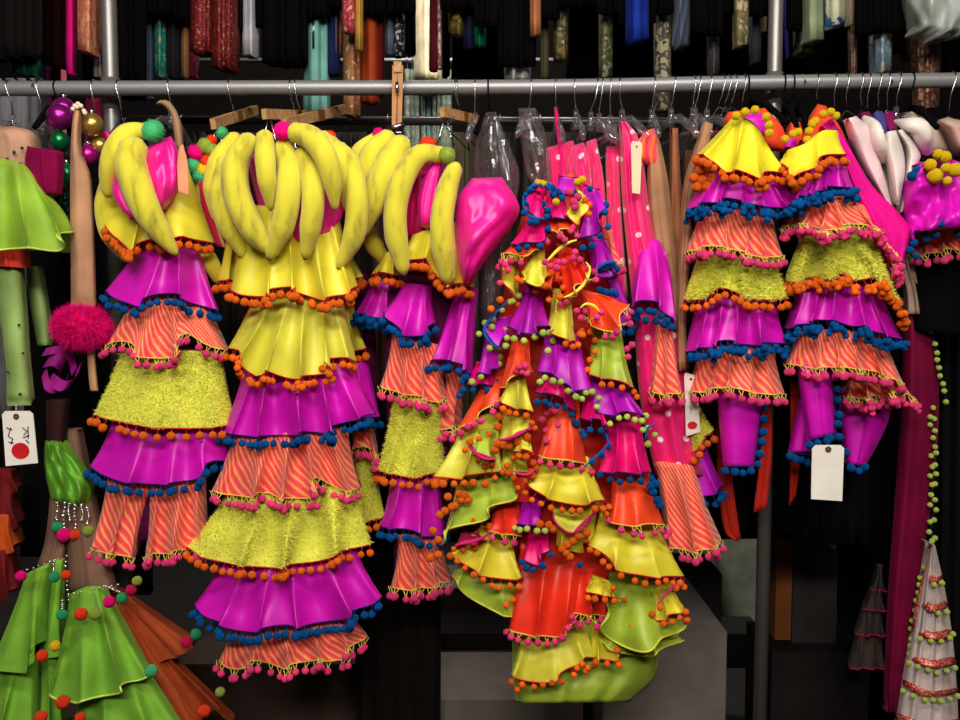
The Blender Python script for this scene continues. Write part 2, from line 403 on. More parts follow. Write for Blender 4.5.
# ================================================================ the ruffled costumes on the front rail
def sleeve_core(root, left, right, Y, mat, R=.035, label=None): return pan(root, 'lining', mat, left, right, Y, R, label)
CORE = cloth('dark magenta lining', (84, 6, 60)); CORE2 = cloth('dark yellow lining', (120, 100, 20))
# ---- A: narrow banana costume
A = thing('banana_costume', 'narrow banana costume topped by a fluffy green pompom, beside the tan strap with pink puff', 'costume', P(160, 560, -.12), 'banana costumes')
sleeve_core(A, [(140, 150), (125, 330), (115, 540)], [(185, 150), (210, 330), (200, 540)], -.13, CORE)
ruffle(A, STR, [(108, 474), (156, 474)], [(91, 546), (100, 552), (112, 554), (124, 556), (134, 558)], 'pink', -.15, .03, .05, 3, .014, 3, step=11, NU=48)
ruffle(A, STR, [(148, 474), (207, 474)], [(145, 557), (158, 554), (172, 552), (190, 550), (208, 545)], 'pink', -.155, .03, .055, 3.4, .014, 103, step=11, NU=48)
ruffle(A, MAG, [(112, 422), (226, 425)], [(90, 466), (108, 478), (130, 483), (165, 484), (190, 480), (203, 468), (218, 461), (232, 462)], 'blue', -.155, .035, .065, 4, .012, 5, step=10.5, r=4.2)
ruffle(A, FUZ, [(122, 348), (222, 352)], [(94, 414), (115, 421), (150, 427), (178, 429), (205, 427), (236, 425)], 'orange', -.16, .04, .07, 3, .010, 7, step=13, r=4.1)
ruffle(A, STR, [(134, 292), (206, 298)], [(104, 348), (118, 341), (130, 345), (142, 357), (162, 358), (176, 350), (190, 334), (203, 345), (228, 350)], 'pink', -.165, .04, .072, 4.5, .014, 8, dense=1, step=11)
ruffle(A, MAG, [(148, 232), (196, 236)], [(106, 290), (120, 302), (138, 306), (152, 298), (168, 293), (184, 297), (200, 306), (219, 310)], 'blue', -.17, .035, .072, 3.5, .015, 9, step=10)
ruffle(A, YEL, [(120, 185), (150, 180), (188, 165)], [(104, 222), (115, 238), (128, 250), (140, 246), (152, 239), (166, 239), (182, 236), (198, 240), (214, 243)], 'orange', -.175, .03, .07, 3, .010, 10, step=10, dense=1, r=4.2)
pan(A, 'satin_puff', PUF, [(150, 143), (143, 160), (145, 190), (156, 212)], [(171, 136), (178, 155), (177, 188), (166, 211)], -.23, .05, 'crumpled bright pink satin puff', amp=.004, folds=2, seed=4, capk=.2, crumple=.02)
pan(A, 'satin_puff', PUF, [(118, 164), (112, 188), (116, 203), (130, 220)], [(130, 160), (136, 180), (140, 200), (142, 218)], -.255, .03, 'crumpled bright pink satin puff', amp=.005, seed=6, capk=.2)
pan(A, 'fruit_leaf', cloth('peach felt', (244, 152, 118)), [(179, 147), (177, 165), (178, 192)], [(183, 144), (188, 165), (189, 196)], -.265, .004, 'peach felt leaf')
banana(A, [(190, 246), (206, 256), (219, 278)], [5, 9, 7], -.13)
banana(A, [(110, 178), (106, 205), (111, 233), (128, 258)], [8, 11, 11, 6], -.16)
banana(A, [(146, 131), (128, 134), (114, 152), (108, 176), (108, 192)], [8, 11, 11, 9.5, 6], -.24, tips=(1, 0))
banana(A, [(134, 146), (131, 165), (138, 190), (149, 215), (162, 235), (174, 251)], [14, 16, 15.5, 14, 11, 5], -.27)
bigpom(A, 'sage', 153, 131, 10.5, -.27)
flush(A)
# ---- costume behind B on the right (only its edges show)
B0 = thing('banana_costume', 'mostly hidden ruffled costume squeezed against the right side of the widest banana costume', 'costume', P(360, 520, 0), 'banana costumes')
pan(B0, 'lining', CORE, [(335, 270), (340, 400), (345, 520)], [(372, 270), (378, 400), (378, 520)], 0, .04)
ruffle(B0, FUZ, [(355, 450), (374, 455)], [(352, 520), (368, 523), (384, 514)], 'orange', -.06, .03, .05, 1.5, .008, 31, step=9, NU=36)
ruffle(B0, STR, [(350, 405), (372, 408)], [(350, 462), (360, 448), (370, 450), (380, 470)], 'pink', -.07, .03, .05, 2, .01, 32, step=8, NU=36)
ruffle(B0, MAG, [(345, 355), (368, 360)], [(350, 418), (365, 420), (380, 416)], 'blue', -.07, .03, .05, 2, .01, 33, step=8, NU=36)
ruffle(B0, YGS, [(338, 300), (352, 300)], [(335, 352), (352, 356), (366, 347)], 'orange', -.07, .03, .05, 2, .01, 34, step=8, NU=36)
ruffle(B0, YGS, [(340, 250), (350, 252)], [(345, 284), (356, 281), (363, 275)], 'orange', -.08, .03, .05, 2, .01, 35, step=7, NU=36)
flush(B0)
# ---- B: widest banana costume
B = thing('banana_costume', 'widest and longest banana costume, a thick bunch of bananas under the wooden bar hangers', 'costume', P(290, 670, -.15), 'banana costumes')
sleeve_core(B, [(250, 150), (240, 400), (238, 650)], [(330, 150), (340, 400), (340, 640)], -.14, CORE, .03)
ruffle(B, STR, [(232, 622), (350, 612)], [(219, 660), (230, 668), (238, 668), (250, 661), (268, 662), (280, 668), (300, 664), (318, 657), (332, 662), (348, 651), (368, 636)], 'pink', -.16, .04, .07, 6, .014, 11, step=11.5)
ruffle(B, MAG, [(222, 560), (356, 548)], [(195, 604), (205, 617), (218, 622), (240, 631), (265, 630), (282, 624), (300, 629), (325, 622), (345, 616), (365, 608), (382, 596)], 'blue', -.17, .045, .085, 6.5, .016, 12, step=8.5, r=4.1)
ruffle(B, FUZ, [(230, 490), (358, 485)], [(187, 547), (208, 558), (240, 566), (275, 567), (305, 564), (325, 556), (345, 552), (372, 543)], 'orange', -.175, .05, .085, 5, .016, 13, step=10.5, r=4.1)
ruffle(B, STR, [(235, 428), (348, 428)], [(212, 490), (225, 494), (245, 497), (259, 501), (266, 492), (275, 499), (292, 499), (311, 495), (324, 478), (335, 489), (350, 491), (362, 487)], 'pink', -.185, .05, .085, 6.5, .019, 14, step=11.5)
ruffle(B, MAG, [(246, 360), (352, 362)], [(222, 432), (245, 436), (265, 437), (285, 435), (300, 432), (325, 433), (340, 427), (350, 419), (362, 417), (376, 413)], 'blue', -.19, .045, .085, 6.5, .017, 15, step=10)
ruffle(B, YGS, [(258, 285), (343, 290)], [(228, 348), (238, 351), (246, 366), (252, 376), (262, 370), (274, 372), (285, 378), (305, 377), (322, 374), (330, 362), (343, 357), (357, 362)], 'orange', -.20, .045, .085, 7, .015, 16, step=8.5)
ruffle(B, YEL, [(228, 210), (246, 212)], [(218, 282), (227, 279), (237, 282)], 'orange', -.15, .03, .045, 2, .008, 17, step=7, NU=36)
ruffle(B, YEL, [(242, 205), (338, 208)], [(231, 290), (248, 296), (266, 295), (278, 289), (288, 286), (298, 291), (314, 299), (332, 299), (345, 293), (358, 286)], 'orange', -.215, .045, .085, 6, .015, 18, step=8, dense=1, r=4.2)
pan(B, 'satin_puff', PUF, [(246, 150), (252, 180), (262, 220), (272, 245)], [(334, 150), (346, 180), (343, 215), (325, 245)], -.22, .06, 'crumpled bright pink satin behind the bananas', amp=.010, folds=4, seed=3, capk=.15)
banana(B, [(236, 138), (219, 160), (214, 190), (217, 216)], [8, 10, 11, 6], -.22)
banana(B, [(226, 160), (222, 195), (229, 225), (243, 252)], [9, 12, 12, 7], -.245)
banana(B, [(322, 138), (338, 155), (346, 180), (347, 206)], [9, 11, 10, 5], -.25)
banana(B, [(338, 148), (352, 165), (357, 200), (354, 235), (341, 263)], [8, 10, 11.5, 11.5, 6], -.26)
banana(B, [(250, 140), (237, 160), (235, 185), (243, 212), (256, 235), (274, 254)], [10, 13, 13.5, 13.5, 12, 4], -.29)
banana(B, [(265, 136), (265, 155), (267, 180), (270, 206)], [9, 10.5, 9.5, 4], -.315)
banana(B, [(283, 146), (289, 170), (288, 198), (282, 228), (271, 254)], [10, 12, 12.5, 12, 6], -.30)
banana(B, [(302, 152), (311, 175), (313, 205), (309, 235), (306, 253)], [8, 11, 11.5, 11, 6], -.30)
banana(B, [(294, 132), (311, 138), (325, 156), (332, 180), (335, 206)], [10, 12.5, 12, 10, 4], -.32)
bigpom(B, 'rose', 283, 131, 9, -.32); bigpom(B, 'red', 330, 137, 6, -.25)
flush(B)
# ---- C: banana costume with the large puff
Cc = thing('banana_costume', 'banana costume with a large shiny pink satin puff, under the upright wooden clip hanger', 'costume', P(415, 590, -.1), 'banana costumes')
sleeve_core(Cc, [(385, 160), (385, 350), (395, 580)], [(450, 160), (455, 350), (440, 580)], -.10, CORE, .02)
ruffle(Cc, STR, [(398, 535), (440, 535)], [(391, 586), (405, 590), (416, 589), (430, 587), (452, 581)], 'pink', -.11, .03, .05, 3, .012, 41, step=10)
ruffle(Cc, MAG, [(390, 475), (442, 475)], [(380, 526), (393, 530), (404, 529), (416, 533), (430, 537), (446, 531)], 'blue', -.115, .035, .055, 3.5, .013, 42, step=9)
ruffle(Cc, FUZ, [(394, 395), (442, 400)], [(377, 470), (400, 476), (420, 477), (446, 472)], 'orange', -.12, .035, .06, 2.5, .008, 43, step=9.5)
ruffle(Cc, STR, [(392, 335), (440, 345)], [(380, 386), (392, 391), (405, 396), (418, 396), (432, 402), (448, 398)], 'pink', -.125, .035, .06, 4, .012, 44, step=10)
ruffle(Cc, STR, [(446, 358), (470, 362)], [(438, 436), (448, 428), (462, 425)], 'pink', -.10, .03, .05, 2, .01, 45, step=8, NU=36)
ruffle(Cc, MAG, [(372, 278), (394, 280)], [(355, 314), (366, 313), (376, 318), (390, 318)], 'blue', -.09, .03, .05, 2, .010, 46, step=7, NU=40, dense=2)
ruffle(Cc, MAG, [(403, 282), (432, 286)], [(384, 312), (390, 322), (398, 332), (412, 337), (424, 333), (436, 322)], 'blue', -.14, .035, .06, 3, .013, 47, step=8, tilt=.02)
ruffle(Cc, MAG, [(457, 285), (478, 288)], [(431, 361), (443, 359), (455, 362), (464, 369), (473, 376)], 'blue', -.155, .03, .06, 3.2, .014, 48, step=9, tilt=.03)
ruffle(Cc, YEL, [(383, 252), (400, 252)], [(371, 274), (385, 273), (400, 276)], 'orange', -.12, .03, .05, 2, .008, 49, step=8.5, NU=40)
ruffle(Cc, YEL, [(412, 235), (450, 222), (470, 232)], [(401, 250), (406, 260), (415, 258), (427, 258), (434, 266), (438, 282), (448, 287), (463, 284), (474, 288)], 'orange', -.165, .03, .065, 3, .011, 50, step=7.5, r=4.0)
pan(Cc, 'satin_puff', cloth('deep pink satin', (190, 10, 90), .4), [(388, 165), (384, 200), (384, 240)], [(430, 165), (432, 200), (428, 240)], -.14, .03, 'deep pink satin between the bananas', amp=.006, capk=.2)
pan(Cc, 'satin_puff', PUF, [(436, 160), (425, 175), (418, 200), (420, 226)], [(442, 164), (441, 185), (438, 210), (430, 230)], -.2, .03, 'narrow crumpled bright pink satin puff', amp=.005, folds=2, capk=.2)
pan(Cc, 'satin_puff', PUF, [(472, 178), (458, 198), (455, 225), (457, 255), (463, 284)], [(502, 177), (519, 205), (513, 225), (494, 250), (470, 284)], -.2, .075, 'large shiny bright pink satin puff', seed=8, capk=.3, crumple=.035, NU=40, NV=40)
banana(Cc, [(368, 232), (374, 245), (386, 262)], [9, 9, 5], -.10, tips=(1, 0))
banana(Cc, [(378, 139), (361, 152), (354, 172)], [8, 9.5, 8], -.15, tips=(1, 0))
banana(Cc, [(389, 137), (372, 152), (364, 180), (362, 196)], [9, 10.5, 10, 7], -.17, tips=(1, 0))
banana(Cc, [(402, 143), (391, 160), (380, 183), (371, 208), (363, 231)], [11, 13, 13.5, 12, 6], -.2)
banana(Cc, [(443, 155), (420, 155), (405, 175), (396, 205), (396, 235), (403, 268)], [8, 11, 11.5, 11.5, 11.5, 7], -.22)
banana(Cc, [(455, 167), (447, 190), (442, 218), (443, 248), (448, 277)], [8, 11, 11.5, 11.5, 8], -.235)
bigpom(Cc, 'rose', 379, 134, 6, -.17); bigpom(Cc, 'red', 428, 145, 8, -.19); bigpom(Cc, 'olive', 447, 155, 8, -.245)
flush(Cc)
# ---- E and F: the pair of ruffled sleeves at the right
E = thing('ruffled_costume', 'ruffled costume with a yellow cape collar whose straight magenta trouser leg has no paper tag', 'costume', P(740, 470, -.14), 'costumes with orange hoods')
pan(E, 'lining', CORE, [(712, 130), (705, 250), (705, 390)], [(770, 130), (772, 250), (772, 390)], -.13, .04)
t = pan(E, 'trouser_leg', MAG, [(716, 380), (720, 430), (724, 466)], [(764, 380), (759, 430), (754, 467)], -.15, .04, 'straight magenta trouser leg', amp=.001, folds=1)
hem_trim(E, t, [P(724+i*3, 466, -.19) for i in range(11)], 'blue', 'blue', 4, 9, 5, 1, 5, [(725, 471), (735, 472), (743, 473), (751, 471)])
hem_trim(E, t, [P(764-i*.62, 392+i*4.6, -.165) for i in range(16)], 'blue', 'blue', 4, 9, 5, 1, 5, [(765, 408), (764, 419), (763, 432), (762, 442), (760, 454), (758, 464)])
ruffle(E, STR, [(700, 346), (774, 342)], [(690, 391), (700, 392), (715, 389), (730, 387), (745, 391), (762, 394), (785, 394)], 'pink', -.155, .045, .07, 6, .013, 61, step=9, dense=1)
ruffle(E, MAG, [(698, 293), (776, 296)], [(686, 352), (700, 349), (715, 346), (727, 340), (740, 345), (762, 344), (787, 343)], 'blue', -.165, .045, .072, 6, .012, 62, step=7, dense=2, r=3.3)
ruffle(E, FUZ, [(700, 248), (774, 252)], [(684, 300), (697, 299), (712, 291), (730, 289), (742, 298), (765, 300), (788, 297)], 'orange', -.175, .045, .075, 4, .012, 63, step=8.5, dense=1, r=3.9, fur=.011)
ruffle(E, STR, [(702, 208), (772, 208)], [(687, 252), (700, 249), (715, 246), (735, 250), (757, 257), (770, 258), (783, 255)], 'pink', -.185, .045, .075, 6, .013, 64, step=8)
ruffle(E, MAG, [(708, 166), (782, 172)], [(687, 210), (700, 205), (715, 202), (730, 199), (745, 203), (760, 206), (776, 208), (798, 204)], 'blue', -.195, .045, .078, 7, .013, 65, step=6.5, dense=2, r=3.3)
pan(E, 'hood', cloth('orange knit', (240, 76, 40)), [(728, 112), (724, 125), (735, 150)], [(765, 108), (783, 128), (786, 152)], -.13, .05, 'orange hood', amp=.004, capk=.3)
pan(E, 'hood_lining', MAG, [(742, 114), (744, 125), (758, 138)], [(762, 113), (767, 122), (768, 134)], -.19, .02, 'magenta hood lining', capk=.3)
ruffle(E, cloth('bright yellow cotton', (234, 222, 44), .6, .2, .3), [(732, 118), (740, 117), (750, 122), (760, 131)], [(696, 155), (707, 155), (715, 163), (719, 172), (730, 170), (745, 171), (757, 181), (770, 173), (785, 174), (795, 183)], 'orange', -.205, .03, .085, 4.2, .016, 66, step=8, r=4.0)
for x, y in ((697, 160), (704, 163), (700, 170), (708, 168), (694, 178), (702, 180), (697, 187), (706, 186), (711, 178)): pom(E, E, 'orange', P(x, y, -.235), .0098)
for x, y in ((736, 116), (745, 112), (755, 110), (766, 117), (769, 125), (769, 133)): pom(E, E, 'yellow', P(x, y, -.255), .0085)
flush(E)
Ff = thing('ruffled_costume', 'ruffled costume with a flat hot pink sash and a blank white tag at its leg', 'costume', P(830, 460, -.14), 'costumes with orange hoods')
pan(Ff, 'lining', CORE, [(800, 140), (798, 250), (800, 370)], [(850, 140), (875, 250), (888, 370)], -.13, .04)
t = pan(Ff, 'trouser_leg', MAG, [(836, 390), (842, 430), (846, 463)], [(898, 390), (885, 430), (866, 466)], -.09, .04, 'straight magenta trouser leg', amp=.001)
hem_trim(Ff, t, [P(846+i*2, 463+i*.3, -.125) for i in range(10)], 'blue', 'blue', 4, 9, 5, 1, 5, [(846, 452), (851, 468), (859, 471), (865, 467)])
t = pan(Ff, 'trouser_leg', MAG, [(800, 400), (794, 430), (789, 452)], [(815, 400), (815, 430), (812, 452)], -.1, .03, 'straight magenta trouser leg', amp=.001)
hem_trim(Ff, t, [P(789+i*2.2, 452+i*.3, -.13) for i in range(11)], 'blue', 'blue', 4, 9, 5, 1, 5, [(790, 456), (795, 459), (802, 460), (808, 463)])
t = pan(Ff, 'trouser_leg', MAG, [(798, 365), (803, 405), (808, 440)], [(832, 365), (834, 405), (836, 433)], -.16, .04, 'straight magenta trouser leg', amp=.001)
hem_trim(Ff, t, [P(808+i*2.8, 440-i*.7, -.20) for i in range(11)], 'blue', 'blue', 4, 9, 5, 1, 5, [(810, 445), (818, 443), (827, 441), (830, 438), (839, 437)])
hem_trim(Ff, t, [P(833+i*.2, 372+i*4.4, -.175) for i in range(15)], 'blue', 'blue', 4, 9, 5, 1, 5, [(837, 377), (837, 389), (838, 400), (839, 415), (838, 424)])
ruffle(Ff, STR, [(845, 350), (890, 355)], [(845, 395), (862, 399), (880, 396), (898, 392), (914, 399)], 'pink', -.12, .04, .06, 4, .012, 71, step=8, dense=2, r=3.3)
ruffle(Ff, STR, [(800, 328), (885, 332)], [(786, 364), (800, 366), (815, 369), (835, 367), (855, 369), (875, 372), (890, 378), (904, 384)], 'pink', -.155, .045, .072, 7, .013, 72, step=8, dense=1)
ruffle(Ff, MAG, [(802, 276), (880, 284)], [(787, 329), (800, 325), (815, 321), (835, 320), (848, 326), (862, 325), (880, 334), (903, 340)], 'blue', -.165, .045, .072, 6, .012, 73, step=6.5, dense=2, r=3.3)
ruffle(Ff, FUZ, [(806, 222), (872, 228)], [(786, 280), (800, 283), (812, 277), (830, 278), (845, 272), (858, 281), (875, 276), (890, 290), (901, 318)], 'orange', -.175, .045, .075, 5, .014, 74, step=7, dense=2, r=3.7, fur=.011)
ruffle(Ff, STR, [(842, 200), (868, 206)], [(862, 236), (872, 228), (882, 236), (892, 255), (898, 276)], 'pink', -.16, .035, .06, 3, .01, 75, step=8, dense=2, r=3.3)
ruffle(Ff, STR, [(806, 196), (852, 192)], [(783, 230), (796, 222), (812, 226), (822, 232), (838, 228), (855, 225), (872, 226), (880, 232)], 'pink', -.19, .045, .078, 5.5, .015, 76, step=7, dense=2, r=3.3)
ruffle(Ff, MAG, [(806, 160), (846, 155)], [(787, 204), (800, 198), (812, 194), (824, 189), (838, 187), (854, 188)], 'blue', -.2, .04, .075, 5, .012, 77, step=6, dense=2, r=3.3)
pan(Ff, 'hood', cloth('orange knit', (240, 76, 40)), [(790, 122), (785, 140), (782, 152)], [(800, 122), (803, 135), (800, 150)], -.1, .04, 'orange hood', capk=.3)
pan(Ff, 'hood', cloth('orange knit', (240, 76, 40)), [(818, 104), (808, 122), (800, 148)], [(826, 106), (842, 130), (850, 150)], -.12, .04, 'orange hood', capk=.3)
pan(Ff, 'hood_lining', MAG, [(787, 138), (784, 148)], [(797, 138), (796, 150)], -.15, .015, 'magenta hood lining', capk=.2)
pan(Ff, 'sash', cloth('hot magenta crepe', (226, 4, 140), .65), [(820, 128), (838, 150), (850, 185), (868, 225), (884, 262), (892, 280)], [(832, 118), (850, 148), (872, 185), (900, 214), (911, 236), (896, 282)], -.17, .02, 'flat hot pink sash', amp=.004, folds=1.5)
ruffle(Ff, cloth('bright yellow cotton', (234, 222, 44), .6, .2, .3), [(787, 150), (808, 142), (822, 131), (838, 130)], [(780, 163), (790, 171), (797, 178), (806, 171), (816, 163), (830, 156), (846, 154)], 'orange', -.22, .03, .07, 3, .012, 78, step=8, r=4.0)
for x, y in ((815, 121), (823, 114), (831, 112), (836, 116), (809, 131), (807, 140), (812, 124), (798, 132), (793, 134), (785, 139)): pom(Ff, Ff, 'yellow', P(x, y, -.21), .0082)
flush(Ff)
# ---- D: the cascading costume, dozens of small flounces
Dd = thing('cascade_costume', 'large costume smothered in small multicoloured flounces and pompoms, in the middle of the rail', 'costume', P(590, 700, -.15))
pan(Dd, 'lining', cloth('deep orange satin', (206, 40, 28), .45, .2, .4), [(528, 195), (510, 260), (492, 380), (500, 500), (525, 600)], [(600, 200), (612, 300), (632, 420), (640, 520), (630, 600)], -.12, .09, 'orange satin body')
pan(Dd, 'lining', GRN, [(512, 630), (513, 680), (517, 703)], [(655, 600), (657, 670), (630, 702)], -.13, .06, 'yellow-green satin lining', amp=.006, folds=4, crumple=.016)
fl_n = [0]
def band(mat, pts, w, Y, lab):
    n = 24; c = rs(pts, n); m = MB(); m.tube([P(p.x, p.y, Y) for p in c], [w*.75*mpp(Y)*(.35+.65*math.sin(math.pi*i/n)) for i in range(n+1)], 8, 0, .5); m.build('band', mat, Dd, label=lab)
def fl(mat, top, hem, pp=None, Y=-.2, exp=None, folds=2.3, amp=.010, R0=.02, R1=.04, r=3.4, tilt=.05, hw=1.1, **k):
    fl_n[0] += 1
    return ruffle(Dd, mat, top, hem, pp, Y, R0, R1, folds, amp, 200+fl_n[0], exp=exp, NU=40, NV=12, name='flounce', r=r, tilt=tilt, hw=hw, **k)
# lower tiers first (furthest down, then upwards)
fl(GRN, [(620, 600), (650, 598)], [(600, 640), (618, 652), (640, 655), (665, 650), (684, 640)], None, -.19, edge=YGS)
fl(YEL, [(588, 600), (618, 610)], [(590, 655), (600, 660), (612, 660), (622, 655)], 'orange', -.19, [(607, 664), (619, 665), (617, 650), (624, 642), (596, 662)])
fl(YGS, [(520, 628), (588, 622)], [(511, 674), (525, 681), (545, 681), (563, 676), (573, 664), (583, 657), (598, 658)], 'orange', -.2, [(511, 682), (517, 690), (522, 685), (534, 687), (543, 685), (552, 683), (562, 682), (574, 675), (577, 668), (582, 664), (588, 668), (594, 665), (586, 671)], folds=3.5, amp=.012)
fl(RED, [(572, 548), (610, 560)], [(570, 612), (585, 615), (608, 616)], 'pink', -.21, [(569, 626), (574, 622), (580, 625), (588, 622), (597, 627), (601, 620), (572, 617)], amp=.01)
fl(RED, [(518, 545), (590, 548)], [(509, 629), (522, 634), (545, 637), (560, 634), (577, 622)], 'pink', -.22, [(506, 632), (511, 637), (518, 640), (528, 642), (538, 643), (547, 644), (555, 642), (562, 638), (568, 628)], folds=3, amp=.012)
fl(GRN, [(608, 575), (650, 578)], [(605, 600), (612, 640), (640, 650), (668, 640), (686, 625)], None, -.22, folds=2.6, amp=.016, edge=YGS)
fl(YEL, [(650, 585), (672, 585)], [(655, 622), (668, 618), (680, 612), (684, 606)], 'orange', -.23, [(632, 626), (640, 628), (648, 625), (655, 627), (664, 624), (672, 622), (680, 618), (686, 612), (687, 620), (660, 628), (642, 620), (652, 614), (660, 608), (634, 620)])
fl(YEL, [(592, 578), (612, 585)], [(586, 592), (600, 595), (616, 598)], 'orange', -.25, [(588, 598), (595, 599), (605, 600), (614, 601), (624, 600), (613, 588)])
fl(YEL, [(598, 515), (658, 520)], [(588, 545), (597, 550), (608, 562), (622, 571), (645, 576), (665, 577), (684, 576)], 'orange', -.255, [(586, 540), (590, 550), (597, 553), (603, 562), (609, 567), (621, 576), (635, 581), (645, 584), (658, 583), (666, 581), (673, 583), (680, 583), (684, 587), (676, 588)], folds=3, amp=.012)
fl(HOT, [(528, 530), (550, 532)], [(524, 556), (530, 564), (538, 563), (550, 548)], 'blue', -.24, [(522, 562), (526, 568), (533, 570), (543, 566), (551, 555), (580, 565)])
fl(PUR, [(522, 500), (542, 500)], [(517, 524), (526, 525), (535, 526), (542, 527)], 'lime', -.25, [(515, 528), (520, 530), (527, 529), (537, 531), (545, 531)])
fl(RED, [(495, 500), (520, 496)], [(488, 530), (500, 534), (522, 536)], 'pink', -.23, [(505, 542), (514, 543), (492, 538)])
fl(GRN, [(470, 535), (510, 540)], [(452, 575), (475, 600), (500, 614), (530, 618)], None, -.19, folds=2, edge=YGS)
fl(YEL, [(478, 528), (512, 534)], [(451, 552), (460, 562), (475, 572), (490, 578), (508, 579), (523, 577)], 'orange', -.23, [(450, 556), (457, 561), (465, 568), (474, 575), (483, 580), (492, 586), (499, 588), (510, 586), (519, 587), (454, 549), (463, 549), (475, 547), (513, 600), (506, 605)], amp=.012)
fl(TP['mag'], [(460, 535), (480, 535)], [(455, 546), (470, 544), (486, 540)], 'orange', -.235, [(474, 521), (482, 521), (489, 526)], amp=.004)
fl(GRN, [(458, 472), (515, 470)], [(441, 545), (448, 535), (465, 525), (490, 512), (518, 494)], None, -.25, folds=3.4, amp=.016, edge=YGS)
for x, y in ((435, 485), (443, 484), (464, 484), (473, 483), (485, 484), (448, 497), (459, 494), (465, 495), (468, 500), (452, 507), (445, 511), (440, 515), (433, 531), (438, 540), (430, 558), (438, 555), (455, 506), (461, 500)): pom(Dd, Dd, 'orange', P(x, y, -.285), .0082)
fl(YGS, [(552, 500), (600, 502)], [(548, 506), (560, 525), (574, 533), (592, 514), (606, 505)], None, -.255, amp=.006, edge=TP['mag'])
for x, y in ((587, 533), (578, 536), (573, 541), (567, 545), (566, 553), (570, 557), (562, 549), (540, 524), (549, 525), (553, 529)): pom(Dd, Dd, 'orange', P(x, y, -.285), .0082)
fl(ORG, [(612, 470), (650, 470)], [(608, 521), (620, 525), (634, 525), (648, 525), (664, 524)], 'pink', -.26, [(608, 520), (621, 530), (634, 534), (642, 536), (655, 533), (662, 531), (669, 532), (666, 537)], amp=.006)
for x, y in ((651, 486), (653, 492), (657, 500), (660, 505), (656, 484)): pom(Dd, Dd, 'blue', P(x, y, -.3), .0085)
fl(YEL, [(545, 455), (590, 458)], [(527, 484), (537, 493), (552, 500), (568, 504), (585, 503), (606, 500)], 'orange', -.28, [(518, 488), (525, 493), (532, 500), (541, 504), (551, 508), (562, 510), (572, 511), (580, 511), (595, 509), (603, 509), (609, 507), (606, 514)], folds=2.5)
fl(HOT, [(608, 412), (640, 410)], [(598, 472), (615, 473), (635, 473), (652, 472)], 'blue', -.27, [(600, 475), (610, 480), (620, 482), (630, 480), (641, 481), (652, 479), (656, 483)], folds=2.5)
fl(ORG, [(552, 390), (580, 392)], [(538, 455), (553, 459), (570, 460), (587, 464)], 'pink', -.275, [(540, 462), (550, 465), (560, 466), (571, 466), (582, 469), (592, 472), (546, 430), (542, 420), (547, 413), (555, 412), (558, 425), (546, 441)], folds=2)
fl(HOT, [(585, 388), (602, 390)], [(580, 418), (590, 421), (600, 420), (608, 432)], 'blue', -.285, [(582, 432), (590, 430), (601, 431), (606, 436), (609, 447), (602, 455), (592, 462), (584, 436), (577, 424)])
fl(PUR, [(590, 372), (625, 380)], [(590, 411), (605, 415), (620, 414), (632, 413), (646, 416)], 'lime', -.29, [(599, 398), (597, 407), (610, 424), (619, 418), (627, 417), (635, 420), (642, 421), (646, 416), (643, 430), (648, 428), (655, 435), (648, 444)], folds=2.5)
fl(HOT, [(545, 360), (575, 365)], [(535, 392), (548, 394), (560, 398), (576, 412)], 'blue', -.285, [(537, 402), (545, 402), (550, 405), (557, 406), (565, 408), (572, 415), (575, 423)])
fl(PUR, [(545, 325), (580, 335)], [(537, 372), (550, 373), (560, 377), (572, 392), (592, 388)], 'lime', -.295, [(540, 382), (545, 378), (553, 381), (561, 382), (568, 391), (576, 397), (582, 399), (586, 393), (592, 392)], folds=3, amp=.012)
fl(ORG, [(488, 375), (508, 368)], [(455, 432), (472, 420), (488, 409), (501, 396)], 'pink', -.24, [(441, 438), (446, 434), (452, 439), (461, 433), (468, 427), (474, 424), (481, 421), (493, 412), (497, 405)], amp=.006)
fl(YGS, [(465, 420), (500, 412)], [(433, 477), (450, 478), (475, 476), (490, 473), (503, 468)], 'orange', -.25, [(435, 482), (444, 483), (454, 484), (464, 483), (486, 483), (495, 478), (503, 472), (470, 442), (479, 438), (489, 435), (465, 450), (478, 460), (485, 465), (492, 464)], amp=.012)
fl(GRN, [(478, 432), (495, 430)], [(470, 446), (482, 455), (495, 460)], None, -.27, edge=TP['mag'])
fl(YGS, [(503, 408), (530, 408)], [(498, 440), (512, 437), (523, 432), (533, 425)], None, -.275, amp=.006, edge=TP['mag'])
for x, y in ((497, 444), (503, 445), (509, 446), (517, 442), (527, 437), (495, 450), (500, 417), (498, 427)): pom(Dd, Dd, 'orange', P(x, y, -.3), .0082)
fl(YGS, [(516, 432), (530, 434)], [(513, 452), (520, 450), (528, 451), (534, 456)], 'orange', -.29, [(513, 458), (519, 456), (526, 457), (533, 463), (537, 468), (533, 476), (525, 481), (514, 478), (509, 473), (507, 466), (531, 472)], amp=.006)
fl(ORG, [(513, 335), (530, 338)], [(499, 388), (508, 384), (520, 372), (533, 372)], 'pink', -.29, [(517, 371), (522, 372), (527, 374), (519, 367), (525, 366)], amp=.006)
fl(YGS, [(510, 370), (524, 368)], [(500, 399), (507, 406), (520, 409), (534, 412)], 'orange', -.295, [(503, 409), (509, 413), (516, 414), (526, 416), (532, 423), (535, 428)], amp=.01)
fl(HOT, [(476, 362), (498, 366)], [(466, 384), (480, 386), (495, 382)], 'blue', -.22, [(463, 390), (473, 390), (487, 390), (459, 396), (497, 382)], amp=.006)
fl(PUR, [(486, 330), (502, 332)], [(477, 374), (488, 373), (500, 367)], 'lime', -.24, [(472, 382), (481, 377), (499, 364), (500, 357), (497, 349), (490, 348)], amp=.006)
